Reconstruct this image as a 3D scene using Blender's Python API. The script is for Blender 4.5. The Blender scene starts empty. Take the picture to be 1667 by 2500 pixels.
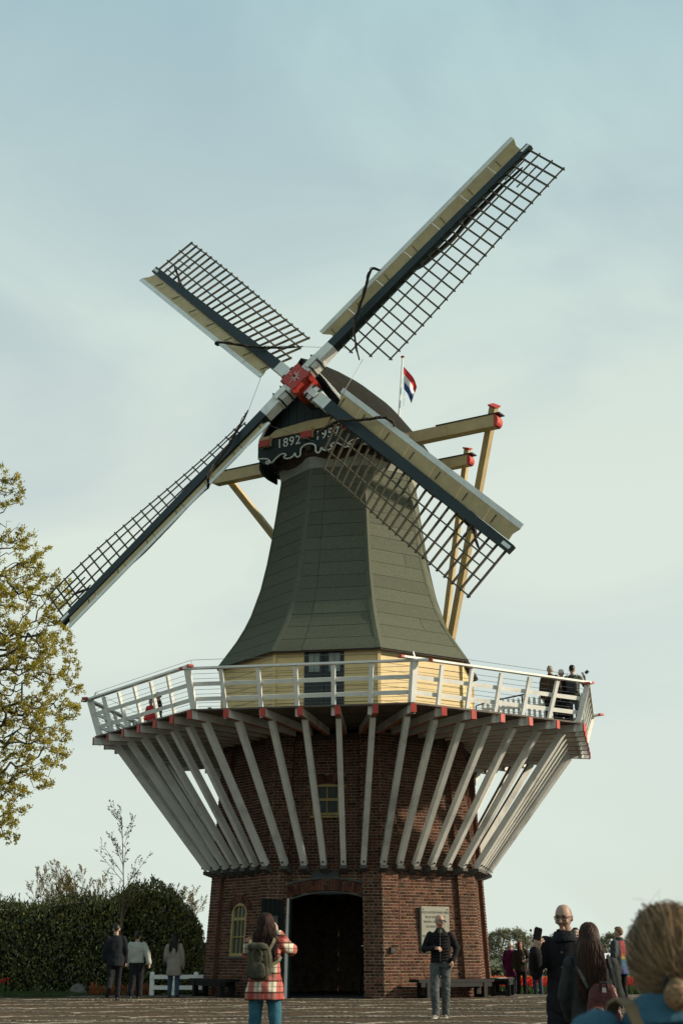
import bpy, bmesh, math, random
from math import sin, cos, pi, radians, sqrt
from mathutils import Vector as V, Matrix, noise

S = bpy.context.scene
COL = S.collection
random.seed(11)

# ------------------------------------------------------------------ camera
cam_d = bpy.data.cameras.new('camera')
cam = bpy.data.objects.new('camera', cam_d)
COL.objects.link(cam)
cam.location = (0.0, -41.567, 1.088)
cam.rotation_euler = (pi / 2 + 0.3012, 0, 0.0058)
cam_d.sensor_fit = 'VERTICAL'
cam_d.sensor_height = 36
cam_d.lens = 50
cam_d.clip_start = 0.05
cam_d.clip_end = 3000
cam_d.dof.use_dof = True
cam_d.dof.focus_distance = 38
cam_d.dof.aperture_fstop = 5.6
S.camera = cam

# ------------------------------------------------------------------ sky + sun
SUN_AZ, SUN_EL = radians(88), radians(24)      # azimuth measured from -Y (towards camera) to +X
wd = bpy.data.worlds.new('World')
S.world = wd
wd.use_nodes = True
nt = wd.node_tree
nt.nodes.clear()
wo = nt.nodes.new('ShaderNodeOutputWorld')
bg = nt.nodes.new('ShaderNodeBackground')
sky = nt.nodes.new('ShaderNodeTexSky')
sky.sky_type = 'NISHITA'
sky.sun_disc = False
sky.sun_elevation = SUN_EL
sky.sun_rotation = pi - SUN_AZ
sky.air_density = 1.0
sky.dust_density = 1.6
sky.ozone_density = 1.6
tc = nt.nodes.new('ShaderNodeTexCoord')
mp = nt.nodes.new('ShaderNodeMapping')
mp.inputs['Scale'].default_value = (1.5, 1.9, 2.7)
mp.inputs['Rotation'].default_value = (0.2, 0.5, 0.4)
nz = nt.nodes.new('ShaderNodeTexNoise')
nz.inputs['Scale'].default_value = 1.5
nz.inputs['Detail'].default_value = 7
nz.inputs['Roughness'].default_value = 0.52
nz.inputs['Distortion'].default_value = 1.1
cr = nt.nodes.new('ShaderNodeMapRange')
cr.inputs['From Min'].default_value = 0.38
cr.inputs['From Max'].default_value = 0.62
cr.inputs['To Min'].default_value = 0.74
cr.inputs['To Max'].default_value = 1.02
mx = nt.nodes.new('ShaderNodeMix')
mx.data_type = 'RGBA'
L = nt.links.new
# thin cirrus veil, brighter where the line of sight is longer
sx = nt.nodes.new('ShaderNodeSeparateXYZ')
hz = nt.nodes.new('ShaderNodeMapRange')
hz.inputs['From Min'].default_value = 0.27
hz.inputs['From Max'].default_value = 0.68
hz.interpolation_type = 'SMOOTHSTEP'
vl = nt.nodes.new('ShaderNodeMix')
vl.data_type = 'RGBA'
vl.inputs['A'].default_value = (4.75, 5.30, 4.78, 1)
vl.inputs['B'].default_value = (2.75, 4.00, 4.25, 1)
L(tc.outputs['Generated'], sx.inputs['Vector'])
L(sx.outputs['Z'], hz.inputs['Value'])
L(hz.outputs['Result'], vl.inputs['Factor'])
L(tc.outputs['Generated'], mp.inputs['Vector'])
L(mp.outputs['Vector'], nz.inputs['Vector'])
L(nz.outputs['Fac'], cr.inputs['Value'])
L(cr.outputs['Result'], mx.inputs['Factor'])
L(sky.outputs['Color'], mx.inputs['A'])
L(vl.outputs['Result'], mx.inputs['B'])
L(mx.outputs['Result'], bg.inputs['Color'])
bg.inputs['Strength'].default_value = 0.11
L(bg.outputs['Background'], wo.inputs['Surface'])

sl = bpy.data.lights.new('sun', 'SUN')
sun = bpy.data.objects.new('sun', sl)
COL.objects.link(sun)
sl.energy = 5.0
sl.angle = radians(2.0)
sl.color = (1.0, 0.86, 0.66)
sd = V((sin(SUN_AZ) * cos(SUN_EL), -cos(SUN_AZ) * cos(SUN_EL), sin(SUN_EL)))
sun.rotation_euler = sd.to_track_quat('Z', 'Y').to_euler()
sun.location = (40, 0, 40)

S.view_settings.view_transform = 'Standard'
S.view_settings.look = 'None'
S.view_settings.exposure = 0.45
S.view_settings.gamma = 1.0
S.view_settings.use_curve_mapping = False

# ------------------------------------------------------------------ materials
MATS = {}
def mat(name, col, rough=0.7, var=0.25, scale=6.0, bump=0.0, bscale=40.0, col2=None, attr=False,
        spec=0.35, stretch=None, translucent=0.0, dirt=0.0, rand=0.0, metallic=0.0):
    """Principled material: base colour broken up by two noises, optional bump, optional per-vertex tint."""
    m = bpy.data.materials.new(name)
    m.use_nodes = True
    t = m.node_tree
    b = t.nodes['Principled BSDF']
    b.inputs['Roughness'].default_value = rough
    b.inputs['Specular IOR Level'].default_value = spec
    b.inputs['Metallic'].default_value = metallic
    co = t.nodes.new('ShaderNodeTexCoord')
    vec = co.outputs['Object']
    if stretch:
        mpn = t.nodes.new('ShaderNodeMapping')
        mpn.inputs['Scale'].default_value = stretch
        t.links.new(vec, mpn.inputs['Vector'])
        vec = mpn.outputs['Vector']
    n1 = t.nodes.new('ShaderNodeTexNoise')
    n1.inputs['Scale'].default_value = scale
    n1.inputs['Detail'].default_value = 6
    n1.inputs['Roughness'].default_value = 0.62
    t.links.new(vec, n1.inputs['Vector'])
    ramp = t.nodes.new('ShaderNodeMapRange')
    ramp.inputs['From Min'].default_value = 0.3
    ramp.inputs['From Max'].default_value = 0.7
    t.links.new(n1.outputs['Fac'], ramp.inputs['Value'])
    mix = t.nodes.new('ShaderNodeMix')
    mix.data_type = 'RGBA'
    c2 = col2 if col2 else tuple(c * (1 - var) for c in col)
    c1 = col if col2 else tuple(min(1, c * (1 + var * 0.6)) for c in col)
    mix.inputs['A'].default_value = (*c2, 1)
    mix.inputs['B'].default_value = (*c1, 1)
    t.links.new(ramp.outputs['Result'], mix.inputs['Factor'])
    out = mix.outputs['Result']
    if dirt > 0:
        n3 = t.nodes.new('ShaderNodeTexNoise')
        n3.inputs['Scale'].default_value = scale * 0.35
        n3.inputs['Detail'].default_value = 9
        n3.inputs['Roughness'].default_value = 0.7
        t.links.new(vec, n3.inputs['Vector'])
        r3 = t.nodes.new('ShaderNodeMapRange')
        r3.inputs['From Min'].default_value = 0.52
        r3.inputs['From Max'].default_value = 0.75
        r3.inputs['To Max'].default_value = dirt
        t.links.new(n3.outputs['Fac'], r3.inputs['Value'])
        m3 = t.nodes.new('ShaderNodeMix')
        m3.data_type = 'RGBA'
        m3.inputs['B'].default_value = (0.09, 0.08, 0.06, 1)
        t.links.new(r3.outputs['Result'], m3.inputs['Factor'])
        t.links.new(out, m3.inputs['A'])
        out = m3.outputs['Result']
    if attr:
        at = t.nodes.new('ShaderNodeAttribute')
        at.attribute_name = 'tint'
        mu = t.nodes.new('ShaderNodeMix')
        mu.data_type = 'RGBA'
        mu.blend_type = 'MULTIPLY'
        mu.inputs['Factor'].default_value = 1.0
        t.links.new(out, mu.inputs['A'])
        t.links.new(at.outputs['Color'], mu.inputs['B'])
        out = mu.outputs['Result']
    if rand > 0:
        oi = t.nodes.new('ShaderNodeObjectInfo')
        rr = t.nodes.new('ShaderNodeMapRange')
        rr.inputs['To Min'].default_value = 1 - rand
        rr.inputs['To Max'].default_value = 1 + rand
        t.links.new(oi.outputs['Random'], rr.inputs['Value'])
        vm = t.nodes.new('ShaderNodeVectorMath')
        vm.operation = 'SCALE'
        t.links.new(out, vm.inputs[0])
        t.links.new(rr.outputs['Result'], vm.inputs['Scale'])
        out = vm.outputs['Vector']
    t.links.new(out, b.inputs['Base Color'])
    if bump > 0:
        n2 = t.nodes.new('ShaderNodeTexNoise')
        n2.inputs['Scale'].default_value = bscale
        n2.inputs['Detail'].default_value = 5
        t.links.new(vec, n2.inputs['Vector'])
        bp = t.nodes.new('ShaderNodeBump')
        bp.inputs['Strength'].default_value = bump
        bp.inputs['Distance'].default_value = 0.02
        t.links.new(n2.outputs['Fac'], bp.inputs['Height'])
        t.links.new(bp.outputs['Normal'], b.inputs['Normal'])
    if translucent > 0:
        tr = t.nodes.new('ShaderNodeBsdfTranslucent')
        t.links.new(out, tr.inputs['Color'])
        ms = t.nodes.new('ShaderNodeMixShader')
        ms.inputs['Fac'].default_value = translucent
        t.links.new(b.outputs['BSDF'], ms.inputs[1])
        t.links.new(tr.outputs['BSDF'], ms.inputs[2])
        t.links.new(ms.outputs['Shader'], t.nodes['Material Output'].inputs['Surface'])
    MATS[name] = m
    return m

mat('brick', (0.105, 0.042, 0.027), 0.9, scale=9, bump=0.5, bscale=60, col2=(0.060, 0.027, 0.019), attr=True, spec=0.15, dirt=0.55)
mat('mortar', (0.205, 0.160, 0.113), 0.95, 0.5, scale=5, bump=0.4, bscale=70, spec=0.1)
mat('flank_brick', (0.13, 0.052, 0.032), 0.9, 0.5, scale=11, bump=0.4, stretch=(1, 1, 2.5))
mat('white', (0.68, 0.69, 0.655), 0.55, 0.10, scale=3.0, bump=0.12, bscale=25, dirt=0.35)
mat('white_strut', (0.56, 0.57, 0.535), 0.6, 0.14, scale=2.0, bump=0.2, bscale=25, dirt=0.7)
mat('red', (0.40, 0.042, 0.028), 0.5, 0.22, scale=6, bump=0.1, dirt=0.15)
mat('joist_red', (0.30, 0.10, 0.06), 0.7, 0.3, scale=4)
mat('felt', (0.112, 0.118, 0.084), 0.95, scale=24, bump=0.5, bscale=60, col2=(0.066, 0.075, 0.056), spec=0.1, dirt=0.45, rand=0.09)
mat('felt_base', (0.03, 0.032, 0.025), 0.95, 0.2)
mat('cream', (0.54, 0.415, 0.20), 0.6, 0.10, scale=2.2, bump=0.1, rand=0.05, dirt=0.12)
mat('cream_dim', (0.43, 0.335, 0.175), 0.65, 0.16, scale=3, bump=0.1, dirt=0.25)
mat('dark_green', (0.011, 0.021, 0.023), 0.5, 0.3, scale=3, bump=0.08)
mat('gable_green', (0.009, 0.022, 0.022), 0.6, 0.3, scale=2, bump=0.12)
mat('door_green', (0.004, 0.009, 0.009), 0.75, 0.3, scale=3, spec=0.2)
mat('lattice_wood', (0.085, 0.073, 0.048), 0.8, 0.35, scale=7, bump=0.2)
mat('thatch', (0.0155, 0.0155, 0.012), 0.95, 0.3, scale=3.5, bump=0.6, bscale=55, spec=0.1)
mat('dark_wood', (0.045, 0.030, 0.022), 0.85, 0.4, scale=5, bump=0.2)
mat('board_under', (0.10, 0.085, 0.07), 0.85, 0.4, scale=4, rand=0.2)
mat('black_paint', (0.012, 0.013, 0.014), 0.45, 0.4, scale=5, bump=0.1)
mat('iron', (0.03, 0.03, 0.03), 0.5, 0.3, metallic=0.3)
mat('wire', (0.12, 0.12, 0.12), 0.4, 0.2, metallic=0.6)
mat('yellow_frame', (0.27, 0.21, 0.075), 0.55, 0.15, scale=5, bump=0.1, dirt=0.15)
mat('stone', (0.225, 0.23, 0.19), 0.85, 0.15, scale=7, bump=0.25, bscale=80, dirt=0.2)
mat('dark_stone', (0.07, 0.07, 0.065), 0.9, 0.3, scale=9, bump=0.4)
mat('lettering', (0.15, 0.15, 0.125), 0.8, 0.2)
mat('lettering_white', (0.68, 0.68, 0.62), 0.6, 0.1)
mat('canvas_roll', (0.035, 0.027, 0.022), 0.95, 0.4, scale=10, bump=0.6, bscale=50)
mat('rope', (0.10, 0.08, 0.06), 0.9, 0.3)
mat('curtain', (0.20, 0.23, 0.215), 0.9, 0.2, scale=14, stretch=(6, 6, 0.4))
mat('flag_red', (0.62, 0.03, 0.03), 0.8, 0.1)
mat('flag_white', (0.72, 0.72, 0.70), 0.8, 0.05)
mat('flag_blue', (0.04, 0.08, 0.26), 0.8, 0.1)

def glass(name='glass', tint=(0.10, 0.13, 0.13)):
    m = bpy.data.materials.new(name)
    m.use_nodes = True
    b = m.node_tree.nodes['Principled BSDF']
    b.inputs['Base Color'].default_value = (*tint, 1)
    b.inputs['Roughness'].default_value = 0.04
    b.inputs['Specular IOR Level'].default_value = 0.9
    b.inputs['Transmission Weight'].default_value = 0.55
    b.inputs['IOR'].default_value = 1.1
    MATS[name] = m
glass()

# ------------------------------------------------------------------ mesh helpers
class MB:
    """collects world-space geometry and links it as one mesh object"""
    def __init__(s):
        s.v, s.f, s.m, s.t = [], [], [], []
        s.smooth = False
    def quad_strip(s): pass
    def poly(s, pts, m=0):
        k = len(s.v)
        s.v += [V(p) for p in pts]
        s.f.append(tuple(range(k, k + len(pts))))
        s.m.append(m)
    def hexa(s, p, m=0, ms=None):
        """8 corners: bottom 0-3 ccw, top 4-7 ccw"""
        k = len(s.v)
        s.v += [V(q) for q in p]
        fs = ((3, 2, 1, 0), (4, 5, 6, 7), (0, 1, 5, 4), (1, 2, 6, 5), (2, 3, 7, 6), (3, 0, 4, 7))
        for i, f in enumerate(fs):
            s.f.append(tuple(k + j for j in f))
            s.m.append(ms[i] if ms else m)
    def box(s, c, size, m=0, rz=0.0):
        c = V(c); hx, hy, hz = size[0] / 2, size[1] / 2, size[2] / 2
        R = Matrix.Rotation(rz, 3, 'Z')
        P = [c + R @ V((x, y, z)) for z in (-hz, hz) for x, y in ((-hx, -hy), (hx, -hy), (hx, hy), (-hx, hy))]
        s.hexa(P, m)
    def beam(s, a, b, w, h, up=(0, 0, 1), m=0, w2=None, h2=None, ms=None):
        a, b = V(a), V(b)
        d = (b - a).normalized()
        up = V(up)
        x = d.cross(up)
        if x.length < 1e-4:
            x = d.cross(V((0, 1, 0)))
        x.normalize()
        y = x.cross(d).normalized()
        w2 = w if w2 is None else w2
        h2 = h if h2 is None else h2
        P = []
        for p, ww, hh in ((a, w, h), (b, w2, h2)):
            P += [p - x * ww / 2 - y * hh / 2, p + x * ww / 2 - y * hh / 2,
                  p + x * ww / 2 + y * hh / 2, p - x * ww / 2 + y * hh / 2]
        s.hexa(P, m, ms)     # ms order: a-end, b-end, bottom, right, top, left
    def tube(s, pts, rad, n=8, m=0, cap=True):
        pts = [V(p) for p in pts]
        if not isinstance(rad, (list, tuple)):
            rad = [rad] * len(pts)
        k0 = len(s.v)
        ref = None
        for i, p in enumerate(pts):
            d = (pts[min(i + 1, len(pts) - 1)] - pts[max(i - 1, 0)])
            if d.length < 1e-9: d = V((0, 0, 1))
            d.normalize()
            if ref is None:
                ref = V((0, 0, 1)) if abs(d.z) < 0.9 else V((1, 0, 0))
            x = d.cross(ref)
            if x.length < 1e-5: x = d.cross(V((0.3, 1, 0.2)))
            x.normalize()
            y = x.cross(d).normalized()
            ref = y
            for j in range(n):
                a = 2 * pi * j / n
                s.v.append(p + (x * cos(a) + y * sin(a)) * rad[i])
        for i in range(len(pts) - 1):
            for j in range(n):
                a, b = k0 + i * n + j, k0 + i * n + (j + 1) % n
                s.f.append((a, b, b + n, a + n)); s.m.append(m)
        if cap and n > 2:
            s.f.append(tuple(k0 + j for j in reversed(range(n)))); s.m.append(m)
            e = k0 + (len(pts) - 1) * n
            s.f.append(tuple(e + j for j in range(n))); s.m.append(m)
    def loft(s, rings, m=0, closed=True, cap=True):
        n = len(rings[0]); k0 = len(s.v)
        for r in rings: s.v += [V(p) for p in r]
        for i in range(len(rings) - 1):
            for j in range(n if closed else n - 1):
                a, b = k0 + i * n + j, k0 + i * n + (j + 1) % n
                s.f.append((a, b, b + n, a + n)); s.m.append(m)
        if cap and closed:
            s.f.append(tuple(k0 + j for j in reversed(range(n)))); s.m.append(m)
            e = k0 + (len(rings) - 1) * n
            s.f.append(tuple(e + j for j in range(n))); s.m.append(m)
    def prism(s, outline, off, m=0):
        """flat outline (list of points) extruded by vector off"""
        off = V(off)
        s.loft([[V(p) for p in outline], [V(p) + off for p in outline]], m)
    def build(s, name, mats, parent=None, smooth=False, kind=None, origin=None, tint=None, fix=True):
        me = bpy.data.meshes.new(name)
        base = origin if origin is not None else (WLOC.get(parent.name, V((0, 0, 0))) if parent else V((0, 0, 0)))
        base = V(base)
        me.from_pydata([tuple(p - base) for p in s.v], [], s.f)
        if not isinstance(mats, (list, tuple)): mats = [mats]
        for q in mats: me.materials.append(MATS[q] if isinstance(q, str) else q)
        if len(mats) > 1: me.polygons.foreach_set('material_index', s.m)
        if smooth: me.polygons.foreach_set('use_smooth', [True] * len(me.polygons))
        if fix:
            bm = bmesh.new(); bm.from_mesh(me)
            bmesh.ops.recalc_face_normals(bm, faces=bm.faces)
            bm.to_mesh(me); bm.free()
        me.update()
        if tint is not None:
            ca = me.color_attributes.new('tint', 'FLOAT_COLOR', 'POINT')
            flat = []
            for c in tint: flat += [c[0], c[1], c[2], 1.0]
            ca.data.foreach_set('color', flat)
        o = bpy.data.objects.new(name, me)
        COL.objects.link(o)
        if parent:
            o.parent = parent
            o.location = base - WLOC.get(parent.name, V((0, 0, 0)))
        else:
            o.location = base
        WLOC[o.name] = base
        if kind: o['kind'] = kind
        return o

WLOC = {}
def empty(name, loc, label=None, cat=None, group=None, parent=None):
    o = bpy.data.objects.new(name, None)
    o.empty_display_size = 0.2
    COL.objects.link(o)
    loc = V(loc)
    o.location = loc - (WLOC[parent.name] if parent else V((0, 0, 0)))
    if parent: o.parent = parent
    WLOC[o.name] = loc
    if label: tag(o, label, cat, group)
    return o
def tag(o, label, cat, group=None, kind=None):
    o['label'] = label; o['category'] = cat
    if group: o['group'] = group
    if kind: o['kind'] = kind
    return o
def text_mesh(txt, size, spacing=1.0):
    c = bpy.data.curves.new('t', 'FONT')
    c.body = txt; c.size = size; c.align_x = 'CENTER'; c.align_y = 'CENTER'
    c.extrude = 0.006; c.space_character = spacing
    c.resolution_u = 3
    o = bpy.data.objects.new('t', c); COL.objects.link(o)
    dg = bpy.context.evaluated_depsgraph_get(); dg.update()
    me = bpy.data.meshes.new_from_object(o.evaluated_get(dg))
    vs = [v.co.copy() for v in me.vertices]; fs = [tuple(p.vertices) for p in me.polygons]
    bpy.data.objects.remove(o); bpy.data.curves.remove(c); bpy.data.meshes.remove(me)
    return vs, fs
def text_part(name, txt, size, org, ux, uy, m, parent, spacing=1.0, bold=0.0):
    vs, fs = text_mesh(txt, size, spacing)
    org, ux, uy = V(org), V(ux), V(uy)
    n = ux.cross(uy)
    b = MB()
    b.v = [org + ux * v.x + uy * v.y + n * v.z for v in vs]
    b.f = fs; b.m = [0] * len(fs)
    return b.build(name, m, parent)

def smooth01(x): 
    x = max(0.0, min(1.0, x)); return x * x * (3 - 2 * x)
def gz(x, y):
    """ground height: the mill stands on a slight rise"""
    r = sqrt(x * x + y * y)
    z = -0.42 * smooth01((r - 13.5) / 27.0)
    z -= 0.15 * smooth01((y - 0.5) / 3.2)
    return z

# ------------------------------------------------------------------ ground, paving
mat('grass', (0.030, 0.048, 0.014), 0.95, 0.4, scale=0.7, bump=0.6, bscale=25)
mat('sand_joint', (0.060, 0.045, 0.030), 0.95, 0.3, scale=4, bump=0.4)
mat('paver', (0.088, 0.060, 0.036), 0.9, scale=2.2, bump=0.4, bscale=60, col2=(0.062, 0.044, 0.029), attr=True, spec=0.2)
mat('pale_sett', (0.21, 0.185, 0.145), 0.85, 0.25, scale=6, bump=0.4, attr=True)

def axis_pts():
    a = [-900, -500, -260, -140, -90, -65, -52]
    a += [i * 1.5 for i in range(-32, 33)]
    a += [52, 65, 90, 140, 260, 500, 900]
    return a
def sheet(name, xs, ys, dz, m, kind='structure'):
    b = MB()
    for y in ys:
        for x in xs:
            b.v.append(V((x, y, gz(x, y) + dz)))
    n = len(xs)
    for j in range(len(ys) - 1):
        for i in range(n - 1):
            k = j * n + i
            b.f.append((k, k + 1, k + 1 + n, k + n)); b.m.append(0)
    return b.build(name, m, None, smooth=True, kind=kind, fix=False)
sheet('ground', axis_pts(), axis_pts(), -0.06, 'grass')
PX0, PX1, PY0, PY1 = -17.0, 22.0, -48.0, 4.6
xs = [PX0 + (PX1 - PX0) * i / 20 for i in range(21)]
ys = [PY0 + (PY1 - PY0) * i / 44 for i in range(45)]
paving = sheet('paving', xs, ys, 0.0, 'sand_joint')

def slab_on(b, c, ux, L_, W_, h, dz, tint, tints):
    """a paver: top and four sides, following the ground"""
    uy = V((-ux.y, ux.x, 0))
    k = len(b.v)
    base = gz(c.x, c.y)
    ins = 0.006
    for (l, w, z) in ((L_ / 2, W_ / 2, -0.01), (L_ / 2 - ins, W_ / 2 - ins, h)):
        for sx, sy in ((-1, -1), (1, -1), (1, 1), (-1, 1)):
            p = c + ux * sx * l + uy * sy * w
            b.v.append(V((p.x, p.y, gz(p.x, p.y) + z + dz)))
            tints.append(tint)
    b.f += [(k + 4, k + 5, k + 6, k + 7)] + [(k + i, k + (i + 1) % 4, k + 4 + (i + 1) % 4, k + 4 + i) for i in range(4)]
    b.m += [0] * 5
def lay_pavers():
    rng = random.Random(5)
    b = MB(); tints = []
    singles = []
    pl, pw = 0.215, 0.108
    y = -20.5
    row = 0
    while y < -2.0:
        x = (-7.3 if y > -2.9 else -10.8) + (row % 2) * pl / 2
        while x < 8.6:
            yy = y + 0.05 * sin(x * 1.3) + 0.03 * sin(x * 0.41 + 1)
            inside = sqrt(x * x + yy * yy) < 4.2
            if not inside:
                g = rng.uniform(0.78, 1.2)
                tn = (g * rng.uniform(0.9, 1.1), g, g * rng.uniform(0.85, 1.1))
                h = 0.020 + rng.uniform(-0.003, 0.003)
                if y < -17.6 and -5.2 < x < 5.4 and rng.random() < 0.24 and len(singles) < 300:
                    singles.append((V((x, yy, 0)), g, h))
                else:
                    slab_on(b, V((x, yy, 0)), V((1, 0.05 * 1.3 * cos(x * 1.3), 0)).normalized(), pl - 0.007, pw - 0.007, h, 0, tn, tints)
            x += pl
        y += pw; row += 1
    b.build('pavers', 'paver', paving, kind='stuff', tint=tints, fix=False)
    pool = []
    for g in (0.7, 0.85, 1.0, 1.12, 1.25):
        q = MB(); tt = []
        slab0 = [(-1, -1), (1, -1), (1, 1), (-1, 1)]
        for l, w, z in (((pl - .007) / 2, (pw - .007) / 2, -0.03), ((pl - .019) / 2, (pw - .019) / 2, 0.0)):
            for sx, sy in slab0:
                q.v.append(V((sx * l, sy * w, z))); tt.append((g, g, g))
        q.f = [(4, 5, 6, 7)] + [(i, (i + 1) % 4, 4 + (i + 1) % 4, 4 + i) for i in range(4)]
        q.m = [0] * 5
        o = q.build('paver', 'paver', paving, tint=tt, fix=False)
        pool.append(o.data); bpy.data.objects.remove(o)
    for c, g, h in singles:
        o = bpy.data.objects.new('paver', pool[max(0, min(4, int((g - 0.65) / 0.13)))])
        COL.objects.link(o); o.parent = paving
        o.location = (c.x, c.y, gz(c.x, c.y) + h)
        o.rotation_euler = (0, 0, 0.065 * cos(c.x * 1.3))
    # pale sett lines laid in arcs
    b = MB(); tints = []
    def line(pts_fn, length, n_rows=1):
        n = int(length / 0.10)
        prev = None
        for i in range(n):
            p = pts_fn(i / n); q = pts_fn((i + 1) / n)
            d = V((q[0] - p[0], q[1] - p[1], 0))
            if d.length < 1e-5: continue
            d.normalize()
            if not ((-7.4 if p[1] > -2.9 else -10.8) < p[0] < 9 and -20.5 < p[1] < -1.5) or sqrt(p[0] ** 2 + p[1] ** 2) < 4.4: continue
            g = rng.uniform(0.6, 1.25)
            if rng.random() < 0.12: g *= 0.55
            slab_on(b, V((p[0], p[1], 0)), d, 0.092, 0.14, 0.029 + rng.uniform(-.004, .004), 0, (g, g, g), tints)
    for iy in range(9):
        for ix in range(8):
            cx = -10.6 + ix * 2.7 + (iy % 2) * 1.35; cy = -19.5 + iy * 2.0
            R_ = 1.45
            line(lambda t, cx=cx, cy=cy: (cx + R_ * cos(pi * (0.08 + 0.84 * t)), cy + R_ * 0.8 * sin(pi * (0.08 + 0.84 * t))), 4.0)
    for iy in range(4):
        line(lambda t, k=iy: (-10.5 + 19 * t, -19.8 + k * 4.6 + 0.8 * sin(t * 9 + k * 2)), 17)
    b.build('pale_setts', 'pale_sett', paving, kind='stuff', tint=tints, fix=False)
lay_pavers()

# ------------------------------------------------------------------ the windmill
PHI = 0.2118
def az(a, r, z=0.0):
    """point at azimuth a (radians, 0 = towards camera, + = right), radius r"""
    return V((r * sin(a), -r * cos(a), z))
def cr_(k): return PHI + k * pi / 4            # corner azimuth
MILL = empty('windmill', (0, 0, 0), 'tall Dutch windmill with brick base, white stage and four lattice sails', 'windmill')

def face_frame(k):
    """face between corner k and k+1: centre azimuth, outward normal, tangent (to the right seen from outside)"""
    a = PHI + (k + 0.5) * pi / 4
    return V((sin(a), -cos(a), 0)), V((cos(a), sin(a), 0))
C8 = cos(pi / 8); S8 = sin(pi / 8)
ZW = 6.75
def wallR(z): return 4.12 - 0.062 * z
PIL_W, PIL_D = 0.52, 0.11
# openings in face coordinates: face -> list of (u0, u1, z0, z_spring, rise)
OPEN = {-1: [(-1.02, 1.20, -0.1, 2.46, 0.20), (-0.38, 0.38, 4.56, 5.34, 0.07)],
        -2: [(-0.44, 0.34, 1.02, 2.20, 0.20)]}
def open_intervals(k, z):
    out = []
    for (u0, u1, z0, zs, rise) in OPEN.get(k, []):
        if z < z0 or z > zs + rise: continue
        if z <= zs: out.append((u0, u1))
        else:
            t = (z - zs) / rise
            hw = (u1 - u0) / 2 * sqrt(max(0, 1 - t)); c = (u0 + u1) / 2
            out.append((c - hw, c + hw))
    return out
def arch_band(k, z):
    """zone of arch bricks above an opening"""
    out = []
    for (u0, u1, z0, zs, rise) in OPEN.get(k, []):
        band = 0.24 if u1 - u0 < 1.5 else 0.27
        e = 0.14
        if zs - 0.04 < z < zs + rise + band:
            c = (u0 + u1) / 2; W = (u1 - u0) / 2 + e
            # arc through (+-W, zs) with top at zs+rise(+band)
            def hw(r_):
                t = (z - zs) / r_
                return W * sqrt(max(0, 1 - t)) if t < 1 else 0
            o_ = hw(rise + band)
            if o_ > 0: out.append((c - o_, c + o_))
    return out
def subtract(a, b, cuts):
    segs = [(a, b)]
    for c0, c1 in cuts:
        n = []
        for s0, s1 in segs:
            if c1 <= s0 or c0 >= s1: n.append((s0, s1))
            else:
                if c0 - s0 > 0.03: n.append((s0, c0))
                if s1 - c1 > 0.03: n.append((c1, s1))
        segs = n
    return segs

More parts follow.
